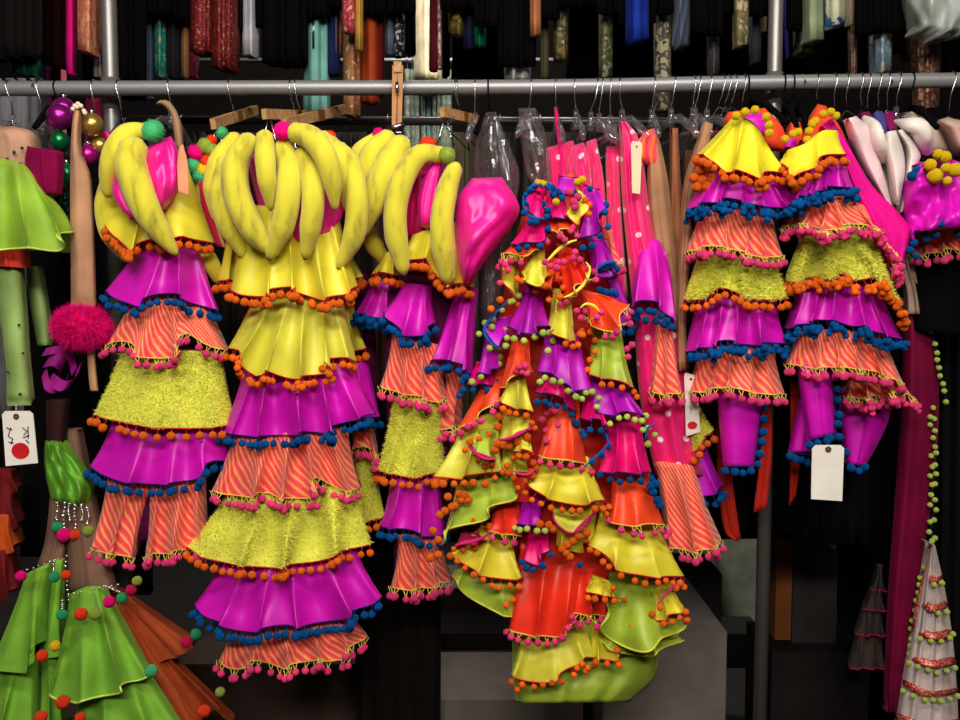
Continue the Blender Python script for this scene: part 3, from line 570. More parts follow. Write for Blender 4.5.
fl(PUR, [(498, 318), (512, 316)], [(484, 326), (490, 340), (500, 345), (508, 332)], 'lime', -.25, [(479, 334), (485, 323), (492, 327), (493, 319), (505, 330), (506, 346)], amp=.004, tape='blue')
fl(PUR, [(525, 284), (542, 284)], [(508, 326), (518, 334), (530, 334), (540, 329), (550, 326)], 'lime', -.29, [(502, 310), (510, 302), (513, 301), (519, 296), (507, 338), (514, 339), (524, 341), (535, 337), (543, 333), (549, 333), (553, 341), (548, 351)], folds=3, amp=.012)
fl(GRN, [(592, 326), (622, 330)], [(588, 374), (603, 379), (618, 381), (634, 388)], 'orange', -.29, [(602, 385), (611, 385), (622, 388), (634, 392), (637, 397), (580, 334), (595, 340), (595, 352), (590, 360), (588, 370), (582, 331)], folds=2.5)
fl(YGS, [(553, 288), (572, 290)], [(548, 325), (556, 335), (566, 340), (576, 341)], 'orange', -.3, [(566, 344), (573, 347), (578, 345), (583, 335), (590, 332)], amp=.01)
fl(ORG, [(580, 288), (608, 296)], [(588, 320), (600, 330), (610, 331), (620, 326), (629, 304)], 'pink', -.305, [(631, 312), (628, 318), (630, 324), (617, 332), (613, 337), (605, 337), (627, 349), (632, 345), (628, 357), (577, 311), (581, 318), (585, 311), (592, 315), (597, 317), (601, 312), (560, 305), (566, 303)])
fl(PUR, [(588, 232), (606, 240)], [(590, 272), (605, 278), (620, 268)], 'blue', -.24, [(601, 268), (607, 266), (612, 265), (617, 269), (600, 290), (606, 292), (612, 292), (616, 294)], dense=1)
fl(RED, [(556, 242), (578, 250)], [(561, 299), (572, 294), (582, 284), (590, 270)], 'pink', -.31, [(588, 268), (594, 272), (596, 280), (558, 262), (564, 262), (573, 258), (580, 260), (550, 266), (545, 262), (557, 268), (575, 252)], edge=None)
fl(ORG, [(552, 255), (566, 262)], [(538, 290), (548, 288), (558, 280)], 'orange', -.305, [(517, 279), (523, 281), (536, 291), (553, 275), (560, 279), (563, 288), (549, 300), (560, 297), (545, 286)])
fl(YGS, [(530, 252), (545, 250)], [(522, 272), (529, 284), (541, 283), (549, 275)], None, -.315, amp=.006, edge=YEL)
fl(YEL, [(508, 255), (520, 255)], [(500, 268), (506, 285), (514, 296), (520, 300)], 'orange', -.27, [(500, 300), (491, 309), (517, 304)], amp=.006)
fl(ORG, [(515, 238), (538, 236)], [(503, 253), (516, 255), (530, 254), (542, 248)], 'pink', -.3, [(502, 262), (506, 265), (511, 261), (521, 263), (499, 267), (500, 283), (508, 270)], amp=.004)
fl(HOT, [(532, 212), (548, 212)], [(510, 244), (525, 244), (540, 240), (552, 232)], 'blue', -.31, [(519, 249), (527, 247), (540, 246), (548, 229)], amp=.006)
fl(ORG, [(548, 212), (572, 214)], [(546, 232), (560, 230), (576, 230)], 'pink', -.315, [(547, 242), (560, 236), (565, 240), (571, 231), (577, 236), (574, 227)], amp=.006)
fl(HOT, [(546, 188), (564, 192)], [(545, 212), (556, 219), (571, 216)], 'blue', -.32, [(543, 204), (547, 217), (548, 210)], amp=.006)
fl(PUR, [(584, 185), (600, 190)], [(577, 240), (588, 237), (600, 224), (607, 205)], 'blue', -.31, [(583, 248), (592, 246), (600, 236), (608, 227), (606, 205), (605, 212), (590, 189)])
fl(YGS, [(576, 188), (586, 195)], [(566, 212), (574, 224), (584, 218), (589, 205)], 'orange', -.32, [(589, 214), (589, 205), (585, 200)], amp=.006)
for x, y in ((574, 202), (578, 197), (575, 207), (570, 192)): pom(Dd, Dd, 'pink', P(x, y, -.355), .0078)
fl(PUR, [(558, 176), (578, 178)], [(556, 190), (566, 195), (576, 190)], 'blue', -.3, [(553, 188), (558, 192), (562, 198), (574, 193)], amp=.004)
fl(HOT, [(532, 184), (546, 184)], [(525, 198), (529, 210), (537, 219), (545, 218)], 'blue', -.325, [(530, 190), (526, 195), (525, 203), (524, 213), (530, 222), (536, 222), (535, 186), (542, 185), (549, 187), (553, 195)], amp=.004)
for x, y in ((538, 183), (543, 184), (556, 202), (577, 182)): pom(Dd, Dd, 'yellow', P(x, y, -.36), .007)
BLR = cloth('bright blue ribbon', (14, 84, 168))
band(BLR, [(523, 196), (524, 207), (530, 216), (545, 219)], 2, -.365, 'blue ribbon loop'); band(BLR, [(527, 190), (534, 185), (545, 185), (552, 192)], 2, -.365, 'blue ribbon loop')
band(BLR, [(519, 294), (505, 304), (492, 317), (484, 330), (490, 342), (502, 350)], 2, -.295, 'blue ribbon loop'); band(BLR, [(585, 466), (598, 455), (608, 444), (606, 434)], 2, -.33, 'blue ribbon loop'); band(BLR, [(597, 269), (606, 263), (617, 262)], 2.4, -.295, 'blue ribbon loop'); band(BLR, [(645, 440), (648, 428), (655, 424)], 1.6, -.32, 'blue ribbon loop')
band(YEL, [(546, 262), (558, 250), (568, 243), (577, 240)], 2.6, -.355, 'yellow satin band'); band(YEL, [(563, 298), (574, 293), (584, 284), (590, 270), (586, 262)], 2.4, -.352, 'yellow satin band'); band(YEL, [(580, 308), (586, 304), (594, 306), (600, 312)], 2.2, -.35, 'yellow satin band')
band(TP['mag'], [(500, 440), (512, 437), (523, 432), (531, 426)], 2.4, -.335, 'rose ribbon'); band(TP['mag'], [(467, 446), (478, 455), (487, 459), (496, 459)], 2.2, -.325, 'rose ribbon'); band(TP['mag'], [(512, 470), (520, 474), (530, 474), (536, 468)], 2.2, -.335, 'rose ribbon'); band(TP['mag'], [(573, 533), (580, 526), (590, 517), (597, 511)], 2.2, -.30, 'rose ribbon'); band(TP['mag'], [(455, 545), (470, 542), (482, 538), (490, 532)], 2.4, -.285, 'rose ribbon'); band(TP['mag'], [(656, 606), (668, 592), (678, 583)], 1.8, -.29, 'rose ribbon')
fl(RED, [(505, 450), (530, 452)], [(498, 496), (512, 503), (532, 500)], None, -.22)
fl(YGS, [(505, 425), (528, 430)], [(500, 470), (512, 474), (528, 470)], None, -.24)
fl(YEL, [(553, 500), (600, 502)], [(556, 545), (575, 552), (595, 540)], None, -.225)
m = MB(); m.tube([P(556, 108, 0), P(557, 124, -.03), P(562, 160, -.10), P(566, 186, -.18)], .004, 8); m.build('strap', HOT, Dd, label='thin hot pink strap')
flush(Dd)
# ================================================================ polka-dot costumes, stockings and the rest of the front rail
def garment(name, label, cat, base, group=None): return thing(name, label, cat, P(*base), group)
G = garment('polka_dot_costume', 'pink polka-dot costume carrying the blank cream tag, with a magenta flounce halfway down', 'costume', (660, 555, -.05))
pan(G, 'trouser_leg', DOT, [(620, 121), (621, 180), (626, 240), (632, 300), (640, 400), (655, 475)], [(626, 121), (640, 142), (650, 210), (662, 260), (690, 380), (704, 475)], -.10, .04, 'pink polka-dot trouser leg', amp=.006, folds=2, drift=.4)
ruffle(G, FUZ, [(664, 390), (692, 390)], [(676, 457), (690, 452), (703, 441), (713, 430)], 'orange', -.09, .03, .05, 2, .006, 301, step=11, NU=40)
ruffle(G, PUR, [(672, 440), (704, 436)], [(695, 500), (710, 495), (724, 486)], 'blue', -.07, .03, .05, 2, .006, 304, step=8, NU=40)
ruffle(G, STR, [(655, 462), (694, 466)], [(666, 549), (680, 549), (695, 553), (708, 548), (722, 540)], 'pink', -.12, .03, .06, 3.4, .013, 302, step=9, NU=50)
ruffle(G, STR, [(655, 310), (672, 312)], [(650, 391), (662, 395), (672, 394), (682, 392)], 'pink', -.14, .025, .045, 3, .008, 303, step=9, NU=40)
ruffle(G, MAG, [(639, 254), (647, 241), (658, 240), (668, 256)], [(632, 308), (640, 303), (650, 301), (660, 306), (668, 316), (675, 328)], 'blue', -.15, .02, .055, 3, .012, 305, step=8, NU=40, exp=[(634, 313), (640, 311), (649, 311), (654, 312), (661, 316), (667, 321), (671, 327), (637, 318), (646, 320), (656, 321), (664, 324)], tilt=.035, bow=2)
flush(G)
for i, (l, r, Y, lab) in enumerate([
    ([(546, 148), (548, 180), (556, 230)], [(574, 140), (578, 180), (584, 230)], -.04, 'leftmost pink polka-dot piece, hanging beside the plastic bag above the multicoloured flounces'),
    ([(572, 146), (566, 175), (578, 215)], [(584, 142), (590, 165), (594, 215)], -.09, 'rounded bright pink polka-dot collar piece with yellow beads above the purple flounce'),
    ([(586, 142), (588, 190), (592, 240)], [(596, 138), (604, 180), (608, 240)], -.05, 'narrow pink polka-dot costume between the rounded collar piece and the slim costume'),
    ([(606, 146), (608, 220), (612, 300)], [(620, 146), (621, 200), (628, 300)], -.07, 'slim pink polka-dot costume directly left of the one with the blank cream tag')]):
    g = garment('polka_dot_costume', lab, 'costume', (l[-1][0], l[-1][1], Y), 'pink polka-dot costumes')
    pan(g, 'bodice', DOT, l, r, Y, .05, None, amp=.008, folds=2.2, seed=i, drift=.5, capk=.12)
    if i == 3:
        ruffle(g, STR, [(604, 225), (612, 228)], [(606, 268), (614, 266), (621, 262)], 'pink', -.15, .02, .04, 2, .006, 310, step=7, NU=30)
        ruffle(g, PUR, [(598, 255), (616, 258)], [(606, 320), (620, 326), (634, 318)], 'blue', -.11, .03, .04, 2, .007, 311, step=7, NU=30); flush(g)
    if i == 1:
        for x, y in ((582, 180), (570, 178)): pom(g, g, 'yellow' if x == 582 else 'orange', P(x, y, -.16), .009)
        flush(g)
def simple(name, label, cat, part, mat, l, r, Y, R, group=None, **k):
    t = garment(name, label, cat, ((l[-1][0]+r[-1][0])/2, max(l[-1][1], r[-1][1]), Y), group); pan(t, part, mat, l, r, Y, R, **k); return t
# cream tags
def paper_tag(label, pts, Y, marks=(), dot=None, col=PAPER, hole=None, string=None):
    t = garment('paper_tag', label, 'tag', (pts[3][0], pts[3][1], Y)); a = [P(x, y, Y) for x, y in pts]; th = Vector((0, .0012, 0)); mb = MB()
    (tl, tr, br, bl) = a; ex, ey = (tr-tl)*.22, (bl-tl)*.06
    loop = [tl+ey, tl+ex*.5, tr-ex*.5, tr+ey, br, bl]; mb.face([p-th for p in loop]); mb.face([p+th for p in loop])
    for i in range(6): p, q = loop[i], loop[(i+1) % 6]; mb.face([p-th, p+th, q+th, q-th])
    mb.build('card', col, t, False)
    def at(u, v): return tl+(tr-tl)*u+(bl-tl)*v-Vector((0, .0022, 0))
    w = (tr-tl).length
    hb = MB(); c = at(*(hole or (.5, .08))); hb.face([c+Vector((math.cos(k)*w*.1, 0, math.sin(k)*w*.1)) for k in [6.283*i/14 for i in range(14)]]); hb.build('eyelet', cloth('brown eyelet', (90, 54, 44)), t, False)
    if dot:
        d = MB(); c = at(*dot[:2]); d.face([c+Vector((math.cos(k)*dot[2]*(tr-tl).length, 0, math.sin(k)*dot[2]*w*dot[3])) for k in [6.283*i/24 for i in range(24)]]); d.build('sticker', REDDOT, t, False, 'red sticker')
    if marks:
        m = MB()
        for s in marks: m.tube([at(*q) for q in s], w*.016, 5)
        m.build('handwriting', INK, t, label='black handwriting')
    if string:
        m = MB(); m.tube([at(*(hole or (.5, .08)))]+[P(x, y, Y+.01) for x, y in string], .0008, 5); m.build('string', cloth('white string', (220, 215, 205)), t)
    return t
paper_tag('blank cream tag clipped to the pink polka-dot costume', [(631, 141), (642, 142), (640, 194), (632, 193)], -.17, string=[(640, 138)], hole=(.5, .1), col=cloth('cream card', (226, 206, 172), .8, 0, .2, 200, .1, .04))
paper_tag('white tag with a red sticker hanging between the striped flounce and the right-hand costumes', [(684, 372), (697, 376), (700, 432), (686, 436)], -.15, dot=(.5, .8, .36, .8), marks=[[(.3, .52), (.6, .56)], [(.45, .45), (.4, .62)]])
paper_tag('blank white tag hanging below the magenta trouser leg of the costume with the pink sash', [(812, 445), (844, 445), (842, 501), (811, 499)], -.215, string=[(828, 440)])
paper_tag('white tag with a red sticker and black handwriting hanging under the pale green stocking', [(2, 411), (33, 411), (38, 463), (6, 466)], -.20, dot=(.52, .72, .29, .92), hole=(.46, .1), string=[(16, 405)],
    marks=[[(.12, .3), (.3, .34)], [(.26, .3), (.16, .46), (.3, .5)], [(.16, .56), (.32, .58)], [(.3, .5), (.24, .6)], [(.64, .3), (.78, .36), (.66, .44)], [(.82, .28), (.8, .5)], [(.64, .48), (.84, .44)], [(.72, .52), (.82, .58)]])
# stockings
simple('stocking', 'tan stocking hanging under the orange frilled top, right of the cream tag', 'stocking', 'leg', TAN, [(648, 142), (648, 200), (656, 260), (668, 330)], [(660, 142), (668, 180), (676, 250), (682, 330)], -.1, .03, amp=.0025, folds=2, drift=.3)
t = garment('frilled_top', 'small orange and pink striped frilled top on a clear hanger, above the tan stocking', 'top', (650, 160, -.08)); pan(t, 'frill', stripes('orange frill', [(0, (246, 70, 40)), (.5, (244, 70, 110)), (.75, (246, 130, 60)), (1, (246, 70, 40))], .02, .1), [(643, 132), (638, 145), (641, 162)], [(654, 128), (660, 145), (659, 172)], -.1, .035, amp=.006, folds=3, capk=.3)
simple('stocking', 'brown stocking with an orange edge, hanging second to the right of the cream tag', 'stocking', 'leg', cloth('brown stocking', (150, 92, 60), .6), [(671, 128), (670, 170), (668, 230), (674, 320)], [(678, 128), (680, 170), (686, 230), (684, 320)], -.07, .03, amp=.0025, folds=1.5, drift=.3)
t = simple('stocking', 'long tan stocking hanging down the left edge of the yellow-caped costume', 'stocking', 'leg', TAN, [(704, 121), (694, 150), (684, 185), (680, 240), (677, 320), (677, 372)], [(713, 124), (708, 160), (696, 190), (692, 240), (686, 320), (689, 368)], -.12, .03, amp=.0025, folds=1.5, drift=.2)
simple('stocking', 'dull brown stocking half hidden behind the long tan one', 'stocking', 'leg', cloth('dull brown stocking', (110, 72, 50), .7), [(684, 150), (684, 220), (682, 300)], [(693, 150), (694, 220), (692, 300)], 0, .03, amp=.0025)
# ---- orange ribbons behind the two right costumes
rib = cloth('orange red ribbon', (184, 40, 28), .5)
for l, r, Y, lab in (([(761, 380), (760, 450), (753, 513)], [(771, 380), (772, 450), (767, 508)], -.08, 'red-orange ribbon end hanging in front of the right rack post'),
                     ([(790, 380), (790, 460), (789, 506)], [(800, 380), (800, 460), (796, 496)], -.05, 'short red-orange ribbon left of the blank white tag'),
                     ([(716, 420), (718, 480), (724, 530), (737, 542)], [(732, 420), (733, 480), (738, 520), (741, 538)], -.02, 'wide orange ribbon tail ending above the grey-green strip, left of the right rack post')):
    simple('ribbon', lab, 'ribbon', 'strip', rib, l, r, Y, .004, amp=.002)
# ---- white gloves over hangers, right
IV = cloth('ivory satin', (226, 216, 208), .5, .2, .35); BEI = cloth('beige satin', (196, 178, 160), .5, .2, .3)
def draped(label, pts, w, Y, mat, Yd=.05, name='glove'):
    "a soft sleeve folded over the end of a hanger: a flattened tube rising, bending and falling"
    t = garment(name, label, 'glove', (pts[-1][0], pts[-1][1], Y), 'ivory gloves'); mb = MB(); n = 24; c = rs(pts, n); k = mpp(Y)
    P3 = [P(c[i].x, c[i].y, Y-Yd*math.sin(math.pi*i/n)) for i in range(n+1)]
    mb.tube(P3, [linlist(w, i/n)*k for i in range(n+1)], 14, 0, 1.6); mb.build('sleeve', mat, t)
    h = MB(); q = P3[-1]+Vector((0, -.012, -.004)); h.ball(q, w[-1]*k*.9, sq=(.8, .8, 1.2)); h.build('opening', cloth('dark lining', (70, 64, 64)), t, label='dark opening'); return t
simple('sash', 'ivory sash with a pink blush, first to the right of the hot pink sash', 'sash', 'band', cloth('blush ivory satin', (232, 200, 204), .5, .2, .35), [(846, 119), (851, 140), (864, 168), (880, 195), (893, 214)], [(856, 116), (874, 132), (880, 160), (888, 190), (895, 214)], -.14, .03, amp=.002, folds=1)
draped('narrow white glove hanging second to the right of the hot pink sash', [(864, 120), (874, 128), (879, 145), (881, 160)], [3, 5.5, 6.5, 5], -.12, IV)
simple('sash', 'cream sash falling from the second glove to a point beside the hot pink sash', 'sash', 'band', BEI, [(868, 150), (880, 180), (890, 212)], [(884, 150), (890, 180), (896, 212)], -.10, .02, amp=.001, folds=1)
simple('sash', 'white sash folded broad over its hanger in the middle of the ivory row', 'sash', 'band', IV, [(886, 132), (884, 150), (890, 172), (896, 205)], [(896, 130), (903, 150), (905, 172), (899, 205)], -.15, .03, amp=.0012, folds=1, capk=.15)
simple('sash', 'ivory sash folded to a fine point just left of the shiny magenta sleeve', 'sash', 'band', IV, [(896, 132), (906, 150), (905, 175), (900, 212)], [(904, 128), (920, 152), (918, 165), (904, 212)], -.13, .03, amp=.0015, folds=1)
draped('white glove with a wide dark grey opening at the right end of the ivory row', [(898, 122), (908, 124), (920, 128), (924, 146)], [3, 7, 9, 7.5], -.11, IV)
simple('shoulder_cape', 'large beige padded shoulder shape above the shiny magenta sleeve', 'cape', 'pad', BEI, [(902, 116), (912, 140), (925, 158)], [(912, 111), (938, 128), (950, 152)], -.02, .05, capk=.3)
simple('shoulder_cape', 'pinkish beige padded shoulder shape at the far right edge', 'cape', 'pad', cloth('pinkish beige satin', (194, 160, 146), .5), [(938, 120), (948, 135), (958, 156)], [(948, 117), (970, 126), (975, 156)], -.05, .05, capk=.3)
for x, c, lab in ((866, (110, 10, 70), 'plum hanger loop left in the row above the ivory sashes'), (879, (60, 66, 130), 'slate blue ribbon strap between two plum straps above the ivory sashes'), (889, (120, 10, 80), 'plum strap just right of the slate blue strap')):
    simple('strap', lab, 'strap', 'band', cloth('strap %d' % x, c), [(x-6, 113), (x-5, 120), (x+1, 136)], [(x+3, 111), (x+8, 120), (x+8, 136)], -.06, .01)
# ---- shiny magenta costume at the right edge
K = garment('satin_costume', 'shiny magenta satin costume with yellow pompoms at its shoulder, at the right edge', 'costume', (940, 330, -.1))
pan(K, 'lining', BLACK, [(908, 225), (906, 280), (912, 330)], [(975, 225), (975, 280), (975, 335)], -.04, .05)
ruffle(K, STR, [(915, 220), (965, 220)], [(910, 254), (925, 256), (945, 250), (970, 252)], 'pink', -.08, .03, .05, 4, .01, 401, step=12)
ruffle(K, MAG, [(905, 178), (965, 172)], [(901, 236), (912, 242), (924, 226), (938, 218), (952, 216), (975, 218)], 'blue', -.12, .04, .075, 3.5, .014, 402, step=9, exp=[(910, 250), (914, 243), (924, 232), (933, 226), (941, 224), (950, 226), (957, 224), (917, 256), (927, 239), (936, 235), (957, 234)])
pan(K, 'bodice', MAG, [(918, 162), (905, 178), (902, 205), (905, 232)], [(955, 160), (975, 170), (978, 200), (976, 226)], -.13, .07, 'shiny magenta satin bodice', amp=.006, folds=2.2, drift=.6, crumple=.05, crh=.15, NU=44, NV=40)
for x, y, r in ((930, 165, 6), (935, 176, 7.5), (945, 157, 6), (946, 168, 5), (955, 170, 7), (938, 154, 5), (947, 181, 4.5)): pom(K, K, 'yellow', P(x, y, -.22), r*mpp(-.22))
for x, y in ((917, 171), (912, 176), (920, 173)): pom(K, K, 'blue', P(x, y, -.2), .010)
m = MB()
for x, y in ((930, 165), (945, 157), (955, 170), (946, 168)): m.tube([P(944, 150, -.2), P((944+x)/2+2, (150+y)/2, -.22), P(x, y, -.215)], .0025, 6)
m.build('cord', TP['yellow'], K); flush(K)
# ---- nude sleeve, burgundy panel, lime strings, spangled cone
L1 = garment('long_costume', 'long burgundy costume panel below a beige sleeve, edged by strings of lime pompoms', 'costume', (895, 710, -.02))
pan(L1, 'sleeve', cloth('grey beige satin', (172, 142, 126), .45, .2, .35), [(903, 232), (898, 260), (905, 290), (906, 314)], [(912, 232), (918, 265), (925, 290), (931, 314)], -.05, .03, 'beige sleeve', amp=.004)
pan(L1, 'panel', cloth('burgundy velvet', (108, 2, 46), .7, .5, .15), [(905, 310), (902, 400), (896, 500), (889, 600), (885, 712)], [(931, 310), (939, 390), (934, 480), (918, 590), (899, 712)], -.03, .03, 'burgundy velvet panel', amp=.004, folds=1.4)
lp = [(926, 313), (928, 319), (931, 331), (935, 344), (937, 353), (937, 360), (939, 368), (940, 376), (943, 384), (944, 391), (946, 402)]
l2 = [(933, 408), (930, 417), (934, 419), (930, 425), (935, 431), (933, 438), (935, 447), (931, 456), (936, 453), (935, 465), (932, 467), (930, 476), (936, 474), (932, 485), (935, 484), (931, 495), (935, 500), (930, 505), (936, 510), (930, 522), (934, 520), (929, 532), (935, 538), (932, 541), (930, 550), (929, 559), (924, 568), (920, 578), (919, 585), (918, 593), (916, 601), (915, 611), (912, 621), (911, 629), (911, 639), (910, 646), (909, 654), (909, 664)]
for q in (lp, l2):
    for x, y in q: pom(L1, L1, 'lime', P(x, y, -.06), .006)
    m = MB(); m.tube([P(x, y, -.052) for x, y in q], .0012, 5); m.build('cord', TP['lime'], L1)
flush(L1)
Z = garment('tiered_cone', 'pale tiered cone skirt with red spangle bands and lime pompoms at the lower right', 'costume', (928, 725, -.1))
mb = MB(); rows = []; uvs = []
lft = rs([(931, 545), (922, 585), (912, 635), (902, 690), (894, 740)], 40); rgt = rs([(935, 545), (945, 590), (953, 640), (957, 690), (959, 740)], 40)
panel(mb, [(p.x, p.y) for p in lft[::4]], [(p.x, p.y) for p in rgt[::4]], -.06, .05, .004, 4, 3, 40, 40); mb.build('skirt', cloth('pale grey organza', (206, 190, 186), .7), Z)
SPG = blotch('red spangle', [(196, 60, 52), (228, 96, 80), (150, 30, 40), (246, 180, 160)], 420, .25, .5, 'ShaderNodeTexVoronoi')
for (xa, ya), (xm, ym), (xb, yb), pps in (((929, 576), (935, 581), (941, 578), [(934, 585), (942, 583)]), ((923, 603), (934, 609), (946, 604), [(938, 613), (947, 612)]), ((919, 631), (934, 636), (951, 632), [(920, 639), (931, 641), (941, 641), (950, 638), (953, 634)]), ((913, 657), (932, 664), (955, 660), [(909, 663), (918, 667), (928, 670), (937, 673), (947, 671), (955, 668)]), ((904, 683), (928, 694), (957, 691), [(903, 691), (913, 696), (925, 700), (933, 700), (941, 701), (950, 699), (958, 696)]), ((896, 716), (925, 726), (960, 722), [(905, 727)])):
    b = MB(); n = 24; c = rs([(xa, ya), (xm, ym), (xb, yb)], n)
    b.tube([P(c[i].x, c[i].y, -.062-.055*max(0, 1-(2*i/n-1)**2)**.42-.004) for i in range(n+1)], .0085, 8, 0, .4); o = b.build('spangle_band', SPG, Z, label='red spangled band')
    for x, y in pps: pom(Z, o, 'lime', P(x, y, -.122), .0062)
flush(Z)
b = MB(); b.tube([P(x, y, -.075) for x, y in ((931, 556), (923, 585), (917, 610), (914, 630))], .006, 6); b.build('spangle_band', SPG, Z)
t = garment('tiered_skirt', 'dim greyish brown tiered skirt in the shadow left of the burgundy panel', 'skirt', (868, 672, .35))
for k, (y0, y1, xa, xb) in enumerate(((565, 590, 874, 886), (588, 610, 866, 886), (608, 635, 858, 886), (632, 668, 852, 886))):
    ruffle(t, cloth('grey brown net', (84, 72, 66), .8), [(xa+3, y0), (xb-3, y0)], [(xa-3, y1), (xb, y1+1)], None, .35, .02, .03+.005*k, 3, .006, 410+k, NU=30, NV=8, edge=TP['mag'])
# ================================================================ left side
ORGZ = cloth('lime organza', (158, 200, 58), .55, .3, .3, 200, .3, .14, .25)
M = garment('organza_costume', 'lime organza frilled costume with a nude mesh shoulder and pale green legs, far left', 'costume', (10, 410, -.15))
pan(M, 'shoulder', NUDE, [(-12, 128), (-14, 150), (-14, 175)], [(14, 126), (36, 136), (38, 180)], -.12, .06, 'nude mesh shoulder', amp=.002, capk=.25)
DB = glossy('dark bead', (60, 30, 40), .2)
for x, y in ((14, 152), (22, 148), (20, 164), (7, 159), (27, 170)): m = MB(); m.ball(P(x, y, -.187), .0035, 0, 10, 6); m.build('bead', DB, M)
ruffle(M, ORGZ, [(-14, 158), (6, 159), (24, 168), (42, 188)], [(-20, 256), (2, 252), (22, 247), (40, 249), (54, 251), (57, 243), (62, 235), (74, 232)], None, -.18, .05, .10, 3.6, .018, 420, bow=5, edge=cloth('lime edge', (196, 222, 100)))
ruffle(M, ORGZ, [(-14, 170), (30, 180)], [(-20, 240), (0, 244), (24, 238), (46, 236), (62, 226)], None, -.15, .05, .08, 2.6, .014, 421)
pan(M, 'waistband', cloth('coral band', (226, 70, 44)), [(-14, 246), (-14, 266)], [(24, 246), (28, 268)], -.15, .05, 'coral waistband', amp=.004)
LEG = cloth('pale green stretch', (152, 182, 104), .6)
pan(M, 'stocking', LEG, [(26, 266), (29, 300), (37, 346)], [(40, 266), (48, 310), (51, 345)], -.05, .03, 'pale green stocking')
lg = pan(M, 'stocking', LEG, [(-12, 260), (0, 320), (6, 370), (6, 400), (7, 406)], [(22, 262), (25, 310), (28, 360), (32, 398), (32, 405)], -.15, .035, 'pale green stocking', capk=.02)
for x, y in ((19, 325), (23, 353), (8, 372), (20, 394)): m = MB(); m.ball(P(x, y, -.188), .003, 0, 10, 6); m.build('bead', DB, lg)
# strap with marabou
Q = garment('marabou_strap', 'long tan strap with a fluffy pink feather puff, left of the first banana costume', 'strap', (85, 390, -.15))
pan(Q, 'strap', cloth('tan jersey', (190, 142, 108), .65), [(74, 107), (71, 140), (70, 200), (71, 310)], [(80, 106), (80, 150), (91, 185), (96, 312)], -.17, .02, 'tan strap', amp=.002, folds=1.3, capk=.03)
m = MB()
for x, y in ((73, 109), (75, 106), (78, 104), (81, 106), (84, 111), (85, 113), (77, 107)): m.ball(P(x, y, -.18), .005, 0, 10, 6)
m.build('bead', glossy('cream bead', (236, 214, 180), .3), Q)
m = MB(); c0 = P(82, 327, -.19); k0 = mpp(-.19); m.ball(c0, 20*k0, 0, 28, 18, (1.2, .9, .85), .12, 3)
q = random.Random(5)
for k in range(5200):
    d = Vector((q.gauss(0, 1), q.gauss(0, 1), q.gauss(0, 1))).normalized(); s0 = c0+Vector((d.x*1.2, d.y*.9, d.z*.85))*19*k0; d2 = (d+Vector((q.gauss(0, .45), q.gauss(0, .45), q.gauss(0, .45)))).normalized(); w = d2.orthogonal().normalized()*.0007
    m.face([s0-w, s0+w, s0+d2*q.uniform(7, 13)*k0])
m.build('feather_puff', cloth('pink marabou', (228, 16, 118), 1, .6, .05, 200, .3, .1), Q, label='fluffy pink feather puff')
pan(Q, 'stick', cloth('tan jersey', (190, 142, 108)), [(87, 345), (88, 370), (90, 391)], [(94, 345), (96, 370), (98, 391)], -.16, .008, 'tan lower end')
simple('strap', 'plain tan strap curling over its hanger above the first banana costume', 'strap', 'band', cloth('dull tan jersey', (160, 126, 92)), [(155, 104), (163, 106), (171, 117), (176, 148)], [(160, 100), (170, 102), (180, 120), (183, 146)], -.12, .014)
# baubles
def bauble(label, c, r, x, y, Y, cap=True):
    t = garment('bauble', label, 'bauble', (x, y+r, Y), 'ornament baubles'); k = mpp(Y); mb = MB(); mb.ball(P(x, y, Y), r*k, 0, 28, 18); mb.build('ball', c, t)
    if cap: q = MB(); ctr = P(x, y, Y)+Vector((0, .0, r*k)); q.tube([ctr-Vector((0, 0, .002)), ctr+Vector((0, 0, .008))], .006, 10); q.build('cap', WIRE, t)
BP = glossy('purple metallic', (150, 30, 130), .28, .7); BG = glossy('gold metallic', (206, 164, 84), .3, .8); BGR = glossy('green metallic', (6, 110, 56), .3, .6)
bauble('pearly purple bauble, the largest, in front of its twin left of the tan strap', BP, 12.5, 60, 117, -.13, False)
bauble('pale purple bauble half hidden behind the largest purple one', BP, 11, 64, 109, -.07)
bauble('gold bauble, the larger one, right of the tan strap', BG, 11.5, 92, 125, -.13)
bauble('gold bauble, the smaller one, under the larger gold bauble', BG, 8.5, 100, 146, -.11)
bauble('dark green bauble under the purple pair', BGR, 9.5, 60, 141, -.12)
bauble('magenta bauble under the gold ones, right of the tan strap', glossy('magenta metallic', (180, 24, 130), .28, .6), 10, 88, 155, -.13)
bauble('bright green bauble lowest of the ornaments, beside the tan strap', glossy('bright green metallic', (0, 140, 80), .25, .6), 10.5, 67, 174, -.12)
simple('spangled_sleeve', 'dark green spangled sleeve glinting below the bright green bauble', 'sleeve', 'sleeve', blotch('green spangle', [(2, 40, 24), (0, 70, 44), (10, 110, 76), (2, 30, 20), (120, 220, 180)], 200, .2, .5, 'ShaderNodeTexVoronoi'), [(50, 178), (52, 205), (58, 235)], [(68, 178), (70, 205), (70, 235)], -.05, .04, amp=.006)
simple('velvet_sleeve', 'crimson velvet sleeve end between the nude mesh shoulder and the baubles', 'sleeve', 'sleeve', cloth('crimson velvet', (120, 2, 58), .8, .6, .1), [(27, 146), (25, 165), (36, 196)], [(62, 151), (63, 170), (60, 196)], -.19, .03, amp=.002, capk=.08)
simple('sleeve', 'hot pink sleeve tip peeping out beside the smaller gold bauble', 'sleeve', 'sleeve', HOT, [(102, 132), (100, 140), (106, 150)], [(108, 131), (114, 137), (112, 150)], -.06, .02)
